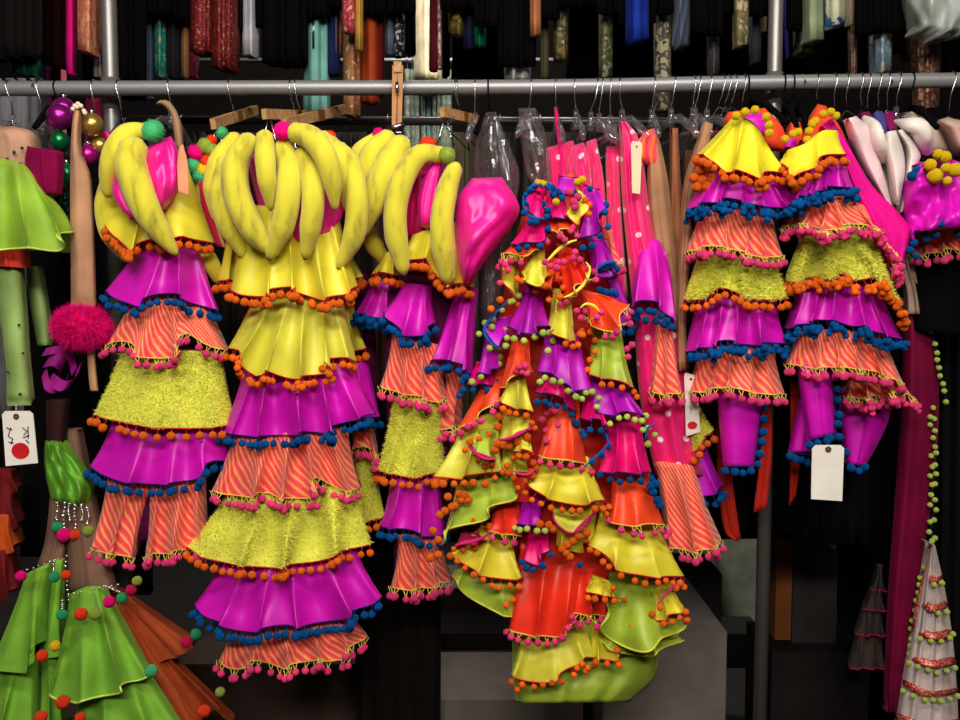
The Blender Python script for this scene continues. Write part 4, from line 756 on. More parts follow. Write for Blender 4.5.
# foil bow
t = garment('foil_bow', 'shiny purple foil ribbon bow below the pink feather puff', 'bow', (62, 392, -.1)); FOIL = glossy('purple foil', (206, 50, 180), .3, .45)
def ribbon(x0, y0, pts, wd, lab=None):
    mb = MB(); rows = []
    c = rs(pts, 20); ang = [6.283*i/20*.8 for i in range(21)]
    for i, p in enumerate(c): q = P(p.x, p.y, -.13-.025*math.sin(ang[i])); w = Vector((wd*.5*mpp(0), 0, wd*mpp(0)*.8)); rows.append([q-w, q, q+w])
    b = [[p+Vector((0, .0015, 0)) for p in r] for r in rows]; mb.grid(rows); mb.grid(b); mb.build('loop', FOIL, t, label=lab)
ribbon(0, 0, [(46, 362), (56, 360), (62, 366), (58, 378)], 7); ribbon(0, 0, [(50, 378), (62, 386), (74, 380), (80, 364)], 6); ribbon(0, 0, [(44, 352), (58, 350), (70, 356), (74, 372)], 5); ribbon(0, 0, [(44, 372), (48, 386), (60, 388), (70, 372)], 5)
# green cuff with beads
N = garment('beaded_sleeve', 'green satin sleeve ending in silver bead strings with felt balls, below the foil bow', 'sleeve', (70, 540, -.12))
pan(N, 'cuff', cloth('leaf green satin', (104, 168, 46), .45, .2, .4), [(45, 440), (44, 465), (50, 495), (54, 502)], [(60, 440), (82, 468), (92, 490), (88, 506)], -.13, .05, 'crumpled green satin cuff', amp=.014, folds=2, drift=1.2, capk=.06)
pan(N, 'sleeve', cloth('maroon mesh', (46, 18, 20)), [(46, 400), (46, 440)], [(68, 400), (64, 446)], -.11, .03)
BEAD = glossy('silver bead', (220, 214, 216), .15, .9)
for i, (x, y0, y1, c) in enumerate(((57, 503, 520, 'green'), (64, 503, 528, 'rose'), (69, 504, 520, None), (75, 505, 528, 'red'), (82, 505, 520, None), (88, 508, 524, 'olive'))):
    m = MB()
    for j in range(7): m.ball(P(x+.8*math.sin(i+j), y0+(y1-y0)*j/6, -.17), .0026 if j % 3 else .0042, 0, 8, 6)
    m.build('bead_string', BEAD, N, label='silver bead string')
    if c: pom(N, N, c, P(x, y1+7, -.17), (7.5 if c == 'rose' else 5.5)*mpp(-.17))
flush(N)
# petal skirts
CREPE = cloth('lime crepe', (124, 180, 56), .7, .3, .2, 160, .5, .1); OC = cloth('rust organza', (160, 66, 30), .7, .3, .2, 120, .4, .1)
S1 = garment('petal_skirt', 'lime petal skirt of layered crepe under a nude beaded mesh waist, lower left corner', 'skirt', (70, 720, -.2))
pan(S1, 'waist', NUD2, [(50, 430), (50, 490), (45, 540), (36, 568)], [(66, 430), (70, 490), (68, 540), (64, 562)], -.06, .03, 'nude beaded mesh waist', amp=.002, Yslope=-.09)
pan(S1, 'waist', NUD2, [(58, 430), (62, 490), (67, 550), (70, 595)], [(80, 430), (93, 490), (106, 550), (116, 590)], -.05, .04, 'nude beaded mesh waist', amp=.002, Yslope=-.13)
ruffle(S1, OC, [(102, 585), (120, 588)], [(146, 664), (160, 668), (170, 658), (186, 655), (192, 642)], None, -.10, .02, .05, 3, .012, 431, name='petal')
ruffle(S1, OC, [(118, 600), (150, 640)], [(180, 728), (205, 722), (214, 706), (232, 724)], None, -.10, .02, .05, 3, .012, 432, name='petal')
ruffle(S1, OC, [(98, 592), (120, 600)], [(160, 722), (180, 728), (200, 720)], None, -.13, .02, .05, 2.5, .010, 433, name='petal')
ruffle(S1, CREPE, [(0, 655), (40, 660)], [(-26, 735), (0, 738), (40, 735)], None, -.16, .04, .07, 3, .010, 434, name='petal')
ruffle(S1, CREPE, [(52, 560), (64, 560)], [(38, 655), (48, 660), (62, 650)], None, -.17, .02, .03, 2, .01, 435, name='petal', NU=40)
ruffle(S1, CREPE, [(26, 574), (52, 562)], [(-12, 668), (6, 672), (24, 672), (34, 664), (24, 654), (38, 645), (48, 640)], None, -.19, .04, .065, 3, .013, 436, name='petal')
ruffle(S1, CREPE, [(40, 655), (60, 655)], [(38, 735), (50, 740), (64, 735)], None, -.16, .02, .03, 2, .01, 437, name='petal', NU=40)
ruffle(S1, CREPE, [(82, 680), (148, 672)], [(70, 730), (110, 745), (150, 745), (190, 735)], None, -.2, .05, .08, 4, .010, 438, name='petal')
ruffle(S1, CREPE, [(70, 594), (84, 590), (106, 590)], [(49, 694), (62, 700), (80, 702), (100, 698), (122, 688), (150, 674)], None, -.225, .04, .08, 3.4, .012, 439, name='petal', edge=cloth('lime edge', (196, 222, 100)))
for x, y, c, r in ((21, 576, 'rose', 5.5), (54, 577, 'green', 5.5), (66, 575, 'red', 5), (62, 615, 'green', 5.5), (81, 614, 'red', 6.5), (95, 614, 'olive', 6), (109, 602, 'rose', 6), (122, 598, 'green', 5.5), (131, 590, 'crimson', 5.5), (137, 581, 'olive', 5), (42, 656, 'red', 6), (55, 646, 'yellow', 5.5), (151, 671, 'sage', 6.5), (63, 702, 'red', 7), (41, 717, 'red', 6.5), (80, 718, 'red', 5.5), (204, 711, 'red', 6.5), (186, 642, 'crimson', 5.5), (196, 634, 'green', 5.5), (220, 692, 'olive', 5)):
    Yp = -.31 if x < 160 else -.19; pom(S1, S1, c, P(x, y, Yp), r*mpp(Yp))
m = MB(); q = random.Random(2)
for x0, y0, x1, y1 in ((22, 572, 66, 556), (66, 562, 68, 600), (68, 594, 118, 584), (80, 594, 81, 607), (95, 594, 95, 607), (54, 560, 54, 571), (104, 586, 120, 592), (62, 600, 62, 610)):
    for j in range(9): m.ball(P(x0+(x1-x0)*j/8+q.uniform(-.6, .6), y0+(y1-y0)*j/8+q.uniform(-.6, .6), -.262), .0028, 0, 8, 6)
m.build('bead_string', BEAD, S1, label='silver beads round the waist'); flush(S1)
# dark rust costume lower left
t = garment('ruffled_skirt', 'dim rust and maroon ruffled skirt behind, at the left edge below the red-stickered tag', 'skirt', (10, 620, .05)); MR = cloth('maroon net', (110, 20, 24)); RU = cloth('rust net', (196, 82, 26))
for k, (y0, y1, mt) in enumerate(((470, 500, MR), (495, 535, MR), (515, 556, RU), (550, 600, MR))): ruffle(t, mt, [(-20, y0), (14, y0)], [(-30, y1-6), (0, y1), (20, y1-14)], None, .05-.01*k, .04, .06, 3, .01, 440+k, NU=40)
# fruit trimmings between the first two banana costumes
t = garment('fruit_headdress', 'headdress of small bright felt fruits between the first two banana costumes', 'headdress', (205, 190, -.05))
for x, y, r, c in ((196, 153, 8, 'rose'), (206, 146, 8, 'olive'), (212, 140, 5, 'red'), (193, 166, 7.5, 'sage'), (208, 162, 7, 'red'), (200, 176, 7, 'sage'), (222, 133, 6, 'sage'), (212, 150, 7, 'olive'), (204, 170, 7, 'yellow')): bigpom(t, c, x, y, r, -.08, 'felt_fruit')
pan(t, 'band', YGS, [(192, 170), (196, 215)], [(208, 170), (218, 215)], -.05, .03)
simple('ribbon', 'crimson ribbon with a gold woven edge slanting down between the first two banana costumes', 'ribbon', 'strip', stripes('crimson gold', [(0, (196, 10, 60)), (.72, (200, 12, 64)), (.76, (220, 180, 120)), (1, (200, 150, 90))], .028, 0, 0), [(198, 182), (203, 215), (213, 245)], [(208, 178), (217, 215), (227, 248)], -.13, .006)
# ================================================================ front rack and hangers
rk = thing('clothes_rack', 'grey steel front rack whose rail carries all the bright costumes, with two upright posts', 'rack', (P(775, 360, .06).x, .06, 0))
rail = rs([(-60, 88.8), (120, 88.4), (300, 88), (480, 87.5), (600, 86.2), (720, 83.6), (840, 81.8), (1020, 79.6)], 40); RAILR = 7.3*mpp(0)
m = MB(); m.tube([P(p.x, p.y, 0) for p in rail], RAILR, 20); m.build('rail', STEEL, rk, label='round steel rail')
def raily(px): return min(rail, key=lambda p: abs(p.x-px)).y
for px, r in ((110, 7.5), (775, 7)):
    m = MB(); x = P(px, 80, .05).x; m.tube([Vector((x, .055, .0)), Vector((x, .055, 3.9))], r*mpp(.05), 16); po = m.build('post', POSTM, rk, label='upright post')
    m = MB(); zc = P(px, raily(px), 0).z; m.tube([Vector((x, .055, zc-.035)), Vector((x, .055, zc+.035))], r*mpp(.05)*1.2, 16); m.tube([Vector((x, .05, zc)), Vector((x, .0, zc))], .012, 10); m.build('bracket', POSTM, po)
    m = MB(); m.tube([Vector((x, .055, 0)), Vector((x, .055, .02))], .06, 20); m.build('foot', POSTM, po)
def hanger(px, kind, label, neck=16, lean=0, arm=(.16, .05), yaw=0, group=None, col=None, cat='hanger', drop=None):
    k = mpp(0); py = raily(px); c = P(px, py, 0); R = RAILR+.002; t = thing('clothes_hanger', label, cat, c, group)
    pts = []
    for a in range(-30, 181, 15):
        th = math.radians(a); pts.append(c+Vector((0, math.cos(th)*R, math.sin(th)*R)))
    n0 = P(px+lean*.3, py+13, -R*.85); n1 = P(px+lean, py+7+neck, 0); pts += [n0, (n0+n1)/2+Vector((lean*k*.3, -.002, 0)), n1]
    h = MB(); h.tube(pts, .0016 if kind != 'black' else .0018, 6); h.build('hook', WIRE if kind != 'black' else BLACK, t, label='wire hook')
    ca, sa = math.cos(yaw), math.sin(yaw); ax = Vector((sa, ca, 0)); m = MB()
    if kind == 'clear':
        m.tube([n1+Vector((0, 0, .012)), n1-Vector((0, 0, .03))], [.006, .008], 10)
        for s in (-1, 1):
            m.tube([n1-Vector((0, 0, .012)), n1+ax*s*arm[0]*.35-Vector((0, 0, .02)), n1+ax*s*arm[0]*.8-Vector((0, 0, arm[1])), n1+ax*s*arm[0]-Vector((0, 0, arm[1]+.02))], [.009, .010, .010, .007], 10, 0, .7)
        m.tube([n1-ax*arm[0]*.8-Vector((0, 0, arm[1]+.004)), n1+ax*arm[0]*.8-Vector((0, 0, arm[1]+.004))], .004, 8)
        m.build('body', CLEAR, t, label='clear plastic body')
    elif kind == 'black':
        for s in (-1, 1): m.tube([n1, n1+ax*s*arm[0]*.4-Vector((0, 0, .015)), n1+ax*s*arm[0]-Vector((0, 0, arm[1]))], [.007, .008, .006], 10)
        m.build('body', col or BLACK, t, label='black body')
    elif kind == 'wire':
        for s in (-1, 1): m.tube([n1, n1+ax*s*arm[0]-Vector((0, 0, arm[1]))], .0016, 6)
        m.tube([n1-ax*arm[0]-Vector((0, 0, arm[1])), n1+ax*arm[0]-Vector((0, 0, arm[1]))], .0016, 6); m.build('body', WIRE, t)
    return t, n1
HG = 'hangers on the front rail'
for px, kind, lean, neck, lab in (
    (10, 'clear', 3, 24, 'clear hanger carrying the nude mesh shoulder at the far left'), (40, 'clear', 2, 26, 'clear hanger carrying the crimson velvet sleeve left of the baubles'),
    (57, 'black', 0, 12, 'dark hanger hook crossing the rail above the purple baubles'), (94, 'wire', -1, 22, 'bare wire hanger whose hook drops to the larger gold bauble'), (119, 'wire', 3, 22, 'thin wire hanger just right of the left rack post'),
    (170, 'clear', 1, 20, 'clear hanger above the green pompom of the first banana costume'), (457, 'wire', 2, 14, 'wire hanger over the short wooden bar right of the wooden clip hanger'), (475, 'clear', 0, 24, 'clear hanger with a long neck left of the plastic bag'),
    (488, 'black', 1, 18, 'black-hooked hanger at the left edge of the plastic bag'), (531, 'clear', -2, 20, 'clear hanger at the right half of the plastic bag'), (555, 'clear', 2, 26, 'clear hanger above the leftmost pink polka-dot piece'), (574, 'clear', 2, 22, 'clear hanger above the rounded polka-dot collar'),
    (597, 'clear', -6, 24, 'clear hanger second to the left of the clip on the cream-tagged costume'), (602, 'clear', -3, 26, 'clear hanger with a splayed body behind the slim polka-dot costume'), (610, 'clear', 0, 28, 'clear hanger over the slim polka-dot costume'), (619, 'clear', 3, 22, 'clear clip hanger gripping the polka-dot costume with the cream tag'),
    (654, 'clear', -2, 22, 'clear hanger carrying the orange frilled top'), (674, 'clear', -3, 22, 'clear hanger carrying the brown stocking'), (694, 'clear', -1, 22, 'clear hanger just left of the long tan stocking'), (699, 'clear', -4, 22, 'clear hanger doubled against its neighbour above the long tan stocking'),
    (710, 'clear', -3, 24, 'clear hanger carrying the long tan stocking'), (723, 'wire', -4, 16, 'first of the wire hooks bunched above the yellow cape'), (729, 'wire', -4, 16, 'second of the wire hooks bunched above the yellow cape'), (735, 'wire', -4, 16, 'third of the wire hooks bunched above the yellow cape'), (744, 'wire', -2, 17, 'hook standing alone at the top of the yellow cape'), (747, 'black', 5, 13, 'black hanger from which the yellow-caped costume hangs'),
    (783, 'black', 3, 18, 'black hanger right of the right rack post'), (792, 'black', 6, 20, 'black hanger between the two orange hoods'), (816, 'wire', 1, 14, 'wire hanger from which the costume with the hot pink sash hangs'), (834, 'wire', 0, 22, 'twisted wire hanger just right of the tallest orange hood'), (846, 'wire', 0, 22, 'hanger of the blush ivory sash'),
    (860, 'wire', 1, 22, 'hanger of the second ivory glove'), (868, 'wire', -1, 24, 'hanger of the plum loop'), (878, 'wire', 0, 22, 'hanger of the slate blue strap'), (887, 'wire', 0, 22, 'hanger of the plum strap right of the slate one'), (898, 'clear', -2, 24, 'clear hanger of the white glove with the dark grey opening'), (911, 'black', 0, 20, 'black hanger of the large beige padded shoulder'), (952, 'wire', -3, 28, 'wire hanger near the right edge, beside the pinkish beige shoulder')):
    arm = (.15, .055) if kind == 'clear' else (.14, .07)
    if px in (94, 119, 816, 834, 868, 878, 887): arm = (.12, .09)
    hanger(px, kind, lab, neck, lean, arm, R_.uniform(-.25, .25), HG)
def bar(a, b, wd, ht, mat): 
    m = MB(); d = (b-a); L = d.length; d.normalize(); up = Vector((0, 0, 1)); sx = d.cross(up).normalized(); m.box((a+b)/2, L, wd, ht, (d, sx, sx.cross(d))); return m
for px, lean, neck, a, b, lab in ((230, 3, 14, (213, 124, -.10), (256, 110, .12), 'wooden bar hanger left of the widest banana costume'), (291, 3, 14, (264, 114, -.10), (322, 116, .12), 'level wooden bar hanger behind the one that slants'), (296, 4, 18, (284, 124, -.16), (344, 109, .12), 'slanting wooden bar hanger just above the pink pompom of the widest banana costume'), (455, 4, 14, (442, 112, -.10), (480, 121, .08), 'short wooden bar hanger above the puff banana costume')):
    t, n1 = hanger(px, 'bar', lab, neck, lean, group='wooden hangers')
    w = bar(P(*a), P(*b), .012, 9.5*mpp(0), WOOD).build('bar', WOOD, t, False, 'pale wooden bar')
    c = P((a[0]+b[0])/2, (a[1]+b[1])/2, (a[2]+b[2])/2); m = bar(P(*a).lerp(P(*b), .5), P(*a).lerp(P(*b), .6), .014, 10*mpp(0), WOOD); m.build('collar', cloth('brown collar', (104, 66, 34), .5), t, False)
    m = MB(); e = P(*a).lerp(P(*b), .08)
    for s in (-1, 1): m.tube([e, e-Vector((-.012*s, .0, .05)), e-Vector((-.02*s, 0, .07))], .002, 6)
    m.build('clip', WIRE, t)
t, n1 = hanger(404, 'bar', 'upright wooden clip hanger standing against the rail, its metal clip gripping the puff banana costume', 10, -2, group='wooden hangers')
m = MB()
for s in (-1, 1):
    a0, a1 = P(398+s*2.6, 66, -.05), P(397+s*2.2, 128, -.05); d = (a1-a0).normalized(); m.box((a0+a1)/2, 5.4*mpp(-.05), .012, (a1-a0).length, (Vector((1, 0, 0)), Vector((0, 1, 0)), -d))
m.build('slat', cloth('honey wood', (170, 110, 40), .45, 0, .4), t, False, 'pair of honey wooden slats')
m = MB(); m.box(P(398, 68, -.05), 7.5*mpp(0), .02, 10*mpp(0)); m.build('end_block', WOOD, t, False, 'pale wooden end')
m = MB(); m.tube([P(397, 82, -.068), P(397, 93, -.068)], .0035, 8); m.build('rivet', WIRE, t); m = MB(); m.tube([P(388, 130, -.07), P(404, 124, -.07)], .006, 8); m.build('clip', WIRE, t, label='chrome clip'); m = MB(); m.tube([P(390, 132, -.06), P(405, 133, -.06)], .0035, 8); m.build('clip_bar', WIRE, t)
# plastic bag
t = thing('plastic_bag', 'clear crumpled plastic garment bag between the pink satin puff and the flounces', 'bag', P(510, 300, -.1)); 
pan(t, 'film', BAGM, [(486, 112), (476, 140), (474, 175), (484, 240), (480, 300), (484, 345)], [(496, 112), (512, 150), (520, 180), (508, 240), (500, 300), (492, 345)], -.11, .045, None, amp=.006, folds=3, seed=3, drift=1.4, crumple=.05, NU=50, NV=40)
pan(t, 'film', BAGM, [(518, 108), (520, 135), (526, 172), (535, 185)], [(536, 108), (546, 135), (552, 172), (550, 188)], -.11, .03, None, amp=.005, folds=2.4, seed=5, drift=1.2, crumple=.04, NU=40, NV=30)
# polythene over upper right clothes
t = thing('plastic_bag', 'cloudy plastic garment bag hanging from the upper rail at the top right corner', 'bag', P(930, 38, .5)); pan(t, 'film', film('cloudy film', (200, 210, 205), .5, .3, .4, 0), [(905, -60), (904, -10), (915, 25)], [(1010, -60), (1000, 0), (975, 32)], .48, .12, None, amp=.02, folds=2.5, drift=1)
# ================================================================ the racks behind
def z_at(px, z, Y):  # photo row at which height z shows at depth Y
    return proj((P(px, 300, Y).x, Y, z))[1]
zt = 2.98
b1 = thing('clothes_rack', 'upper rail behind, above the picture, from which the dark clothes hang down', 'rack', (0, .75, zt)); m = MB(); m.tube([Vector((-2.2, .75, zt)), Vector((2.2, .75, zt))], .018, 14); m.build('rail', STEEL, b1)
for x in (-2.15, 2.15): m = MB(); m.tube([Vector((x, .75, 0)), Vector((x, .75, zt+.05))], .02, 12); m.build('post', POSTM, b1)
BR = thing('clothes_rack', 'dark lower rail behind the front rail, crossing below the wooden hangers', 'rack', (0, 1.0, P(480, 121, 1.0).z)); m = MB(); m.tube([P(-150, 119, 1.0), P(700, 122, 1.0), P(1100, 124, 1.0)], 4.4*mpp(1.0), 14); m.build('rail', glossy('dark steel', (70, 68, 70), .35, .6), BR)
for px in (-150, 1100): m = MB(); x = P(px, 120, 1.0); m.tube([Vector((x.x, 1.0, 0)), Vector((x.x, 1.0, x.z+.03))], .02, 12); m.build('post', POSTM, BR)
FR = thing('clothes_rack', 'thin grey rail seen through the gap above the wooden clip hanger', 'rack', P(420, 60, 2.2)); m = MB(); m.tube([P(108, 60.5, 2.2), P(777, 60, 2.2)], 2.3*mpp(2.2), 12); m.build('rail', STEEL, FR)
for px in (108, 777): m = MB(); x = P(px, 60, 2.2); m.tube([Vector((x.x, 2.2, 0)), Vector((x.x, 2.2, x.z+.02))], .02, 12); m.build('post', POSTM, FR)
def pat(n, cols, s=60, **k): return blotch(n, cols, s, **k)
def cl(c): return cloth('cloth %d %d %d' % c, c, .85, .15, .1)
bn = [0]
def back(name, cat, label, x0, x1, yb, mat, Y=.75, R=.13, yt=None, dx=0, wob=4, topw=None, rail=None):
    "a garment hung edge-on on a rail behind; closed body with folds and an uneven hem"
    bn[0] += 1; q = random.Random(bn[0]); yt = z_at((x0+x1)/2, zt-.06, Y) if yt is None else yt
    w = (x1-x0); tw = w*.8 if topw is None else topw; xm = (x0+x1)/2
    t = thing(name, label, cat, P(xm+dx, yb, Y)); NU = 20; h = 16
    ls = [(xm-tw/2, yt), (x0+q.uniform(-1, 1), yt+(yb-yt)*.5), (x0+dx, yb-q.uniform(0, wob))]; r2 = [(xm+tw/2, yt), (x1+q.uniform(-1, 1), yt+(yb-yt)*.5), (x1+dx, yb-q.uniform(0, wob))]
    Rr = min(R, max(.03, w*mpp(Y)*1.2))
    mb = MB(); panel(mb, ls, r2, Y, Rr, min(.02, w*mpp(Y)*.12), max(1.2, w/14), bn[0], NU, h, True, drift=.2)
    mb.build('cloth', mat, t)
    top = P(xm, yt+2, Y); rz = zt if Y < 1 or rail is None else zt; ry, rz = (rail or (.75, zt)); rx = top.x
    if yt > 140: return t
    h = MB(); h.tube([top, Vector((rx, (top.y+ry)/2, (top.z+rz)/2+.01)), Vector((rx, ry-.022, rz)), Vector((rx, ry, rz+.022)), Vector((rx, ry+.022, rz))], .002, 6); h.build('hook', WIRE, t, label='wire hook'); return t
import itertools
# (kind, category, label, x0, x1, hem row, material)
BG = [
 ('coat', 'coat', 'very dark coat at the top left corner', -30, 40, 58, cl((16, 12, 12))), ('coat', 'coat', 'dark maroon velvet coat hem left of the hot pink strip', 40, 69, 66, cl((48, 14, 12))), 
 ('scarf', 'scarf', 'hot pink strip hanging straight above the left end of the rail', 66, 74, 77, cl((226, 20, 130))), ('sleeve', 'sleeve', 'salmon ruched sleeve beside the hot pink strip', 77, 97, 53, pat('salmon ruche', [(222, 140, 104), (210, 118, 90), (230, 160, 124), (200, 104, 80)], 30)),
 ('skirt', 'skirt', 'black skirt between the salmon sleeve and the left rack post', 90, 104, 36, BLACK), ('scarf', 'scarf', 'narrow violet scarf end left of the left rack post', 98, 105, 66, cl((70, 30, 150))), ('scarf', 'scarf', 'grey scarf end left of the left rack post, under the violet one', 93, 103, 77, cl((140, 134, 128))), ('skirt', 'skirt', 'black skirt below the salmon sleeve', 82, 94, 80, BLACK),
 ('coat', 'coat', 'black coat just right of the left rack post', 116, 145, 98, BLACK), ('dress', 'dress', 'dark red dress sliver between black coats, right of the left rack post', 122, 135, 80, cl((110, 14, 22))), 
 ('sleeve', 'sleeve', 'steel blue sleeve left of the teal spangled one', 146, 153, 100, cl((76, 92, 120))), ('sleeve', 'sleeve', 'teal spangled sleeve with gold flecks', 154, 167, 78, pat('teal spangle', [(20, 90, 88), (30, 120, 112), (60, 140, 110), (180, 150, 70)], 70, rough=.35)), ('sleeve', 'sleeve', 'charcoal sleeve right of the teal spangled one', 167, 181, 80, cl((34, 34, 36))), ('sleeve', 'sleeve', 'tan strip between the charcoal and maroon sleeves', 181, 190, 80, cl((150, 110, 70))), ('sleeve', 'sleeve', 'maroon spangled sleeve beside the tan strip', 188, 198, 80, pat('maroon spangle', [(110, 16, 46), (80, 10, 30), (150, 30, 60)], 80)),
 ('shawl', 'shawl', 'red and gold fringed shawl hanging in a slant', 190, 214, 52, pat('red gold', [(96, 12, 18), (130, 20, 28), (60, 8, 14), (170, 96, 60)], 130)), ('shawl', 'shawl', 'red and gold fringed shawl end, the lower one', 211, 238, 68, pat('red gold', [], 60) if False else MATS.get('red gold', BLACK)),
 ('coat', 'coat', 'black coat between the teal sleeve and the white cloth', 198, 240, 30, BLACK), ('sleeve', 'sleeve', 'pinkish tan sleeve left of the white cloth', 237, 247, 45, cl((176, 120, 92))), ('scarf', 'scarf', 'lavender white cloth hanging limp in front of the black coat', 242, 258, 56, cl((196, 192, 204))),
 ('coat', 'coat', 'large black coat in the middle of the upper row', 262, 308, 62, BLACK), ('hat', 'hat', 'red trimmed dark hat edge below the large black coat', 279, 302, 65, pat('red trim', [(30, 20, 16), (180, 30, 30), (90, 50, 30)], 40)), ('jacket', 'jacket', 'black jacket patterned in white', 305, 324, 50, pat('black white', [(12, 12, 14), (20, 20, 22), (190, 190, 190)], 60)), ('dress', 'dress', 'pale turquoise dress behind the rail near the wooden bars', 303, 330, 112, cl((112, 170, 158))), ('dress', 'dress', 'navy dress beside the turquoise one', 325, 340, 75, cl((24, 34, 74))),
 ('sleeve', 'sleeve', 'orange yellow sleeve with a pointed end', 330, 341, 54, cl((216, 150, 50))), ('dress', 'dress', 'tan embroidered dress with white sprigs', 343, 361, 115, pat('tan embroidery', [(158, 104, 66), (168, 112, 72), (160, 106, 66), (220, 200, 170)], 60)), ('sleeve', 'sleeve', 'pink floral sleeve above the tan embroidered dress', 342, 356, 33, pat('pink floral', [(190, 80, 90), (160, 50, 60), (220, 150, 140)], 50)), ('sleeve', 'sleeve', 'mustard sleeve tip right of the pink floral sleeve', 355, 363, 50, cl((206, 160, 70))), ('dress', 'dress', 'rust brown dress left of the wooden clip hanger', 361, 380, 103, cl((160, 62, 28))), ('dress', 'dress', 'dark red dress behind the rust brown one', 372, 384, 96, cl((92, 16, 20))),
 ('jacket', 'jacket', 'grey blue jacket above the thin rail', 385, 395, 57, cl((84, 92, 108))), ('jacket', 'jacket', 'black jacket with white flecks above the thin rail', 393, 405, 56, pat('black flecks', [(14, 14, 16), (18, 18, 20), (150, 150, 154)], 70)), ('jacket', 'jacket', 'plain black jacket left of the cream dress', 403, 416, 55, BLACK), ('dress', 'dress', 'dark wine dress strip in front of the cream dress', 429, 438, 72, cl((74, 14, 22))), ('dress', 'dress', 'pale pink flecked dress strip right of the wine one', 437, 442, 70, pat('pale flecks', [(190, 160, 150), (140, 80, 90), (210, 200, 180)], 60)), ('coat', 'coat', 'black coat right of the cream dress', 442, 450, 78, BLACK), ('sleeve', 'sleeve', 'olive gold sleeve high up, right of the cream dress', 448, 464, 34, pat('olive gold', [(110, 96, 40), (80, 70, 30), (150, 130, 60)], 40)), ('dress', 'dress', 'navy dress right of the olive gold sleeve', 463, 475, 50, cl((20, 28, 54))), ('scarf', 'scarf', 'emerald green scarf tip high above the rail', 474, 486, 46, cl((10, 120, 80))),
 ('coat', 'coat', 'black coat behind the emerald scarf tip', 452, 505, 80, BLACK), ('coat', 'coat', 'brown fur coat high in the middle', 500, 530, 74, cl((52, 38, 34))), ('sleeve', 'sleeve', 'peach cuff in the dark, right of the brown fur coat', 530, 541, 37, cl((200, 124, 80))), ('boa', 'boa', 'white feather fringe just above the rail', 504, 531, 79, cl((200, 204, 200))), ('dress', 'dress', 'olive sleeve strip beside the gold one', 540, 549, 79, cl((78, 76, 50))), ('dress', 'dress', 'gold and olive brocade dress with grey lower edge', 553, 568, 60, pat('gold brocade', [(120, 104, 50), (70, 66, 40), (150, 140, 110)], 36)), ('coat', 'coat', 'black coat right of the gold brocade dress', 566, 600, 82, BLACK), ('dress', 'dress', 'olive lace dress strip', 599, 613, 78, pat('olive lace', [(92, 92, 54), (60, 62, 36), (130, 134, 110)], 50)), ('coat', 'coat', 'black coat right of the olive lace strip', 612, 657, 79, BLACK), ('jacket', 'jacket', 'bright blue sleeve with a cream cuff thrust sideways', 626, 649, 42, cl((24, 50, 150))), ('dress', 'dress', 'beige and black swirl brocade dress that reaches below the rail', 655, 671, 111, pat('swirl brocade', [(126, 118, 92), (60, 56, 44), (150, 142, 112), (40, 38, 32)], 34)), ('jacket', 'jacket', 'denim blue striped jacket', 672, 691, 46, stripes('denim stripe', [(0, (60, 72, 100)), (.5, (84, 100, 130)), (.55, (30, 36, 52)), (1, (60, 72, 100))], .02, .2)), ('coat', 'coat', 'black coat below the denim striped jacket', 668, 712, 82, BLACK), ('cardigan', 'cardigan', 'grey knitted cardigan edge', 708, 720, 76, pat('grey knit', [(84, 80, 84), (64, 60, 64), (110, 106, 108)], 80)),
 ('coat', 'coat', 'black coat left of the right rack post', 718, 768, 80, BLACK), ('scarf', 'scarf', 'beige floral scarf left of the right rack post', 734, 749, 47, pat('beige floral', [(170, 156, 110), (120, 110, 80), (196, 180, 140)], 34)), ('dress', 'dress', 'slate dress between the beige scarf and the right rack post', 750, 761, 64, cl((44, 50, 58))), ('dress', 'dress', 'tan sliver of a dress touching the right rack post', 760, 767, 32, cl((120, 96, 70))), ('ribbon', 'ribbon', 'indigo ribbon right of the right rack post', 787, 790, 60, cl((40, 20, 120))), ('coat', 'coat', 'black coat right of the right rack post', 784, 830, 82, BLACK), ('blouse', 'blouse', 'cream blouse with blue spots', 824, 846, 27, pat('cream blue', [(190, 194, 160), (200, 200, 170), (60, 100, 160)], 26)), ('blouse', 'blouse', 'pale green blouse sleeve below the cream one', 804, 824, 41, cl((150, 164, 128))), ('scarf', 'scarf', 'yellow green printed scarf tip', 796, 814, 53, pat('green print', [(90, 110, 40), (50, 80, 90), (150, 150, 60)], 40)), ('blouse', 'blouse', 'cream cuff at the edge of the dark coat', 846, 856, 27, cl((190, 170, 140))), ('coat', 'coat', 'dark brown coat in the middle of the right half', 826, 872, 84, BLK2), ('dress', 'dress', 'beige print dress strip in the dark', 850, 857, 78, pat('beige print', [(130, 100, 84), (90, 66, 56)], 40)), ('dress', 'dress', 'blue and cream panelled dress just above the rail at the right', 873, 892, 73, pat('blue cream', [(176, 180, 170), (110, 140, 160), (190, 186, 170)], 30)), ('coat', 'coat', 'dark rust coat above the blue and cream dress', 856, 906, 52, cl((60, 26, 20))), ('coat', 'coat', 'tan coat hem left of the white dotted cloth', 904, 928, 58, cl((110, 76, 50))), ('dress', 'dress', 'red floral dress at the right, partly below the rail', 916, 940, 108, pat('red floral', [(120, 60, 50), (150, 120, 90), (90, 40, 40), (160, 140, 120)], 40)), ('scarf', 'scarf', 'white cloth with dark dots at the top right', 929, 951, 40, dots('white dots', (210, 200, 186), (60, 40, 40), .014, .2)), ('coat', 'coat', 'dark coat at the right edge', 944, 1000, 84, BLACK)]
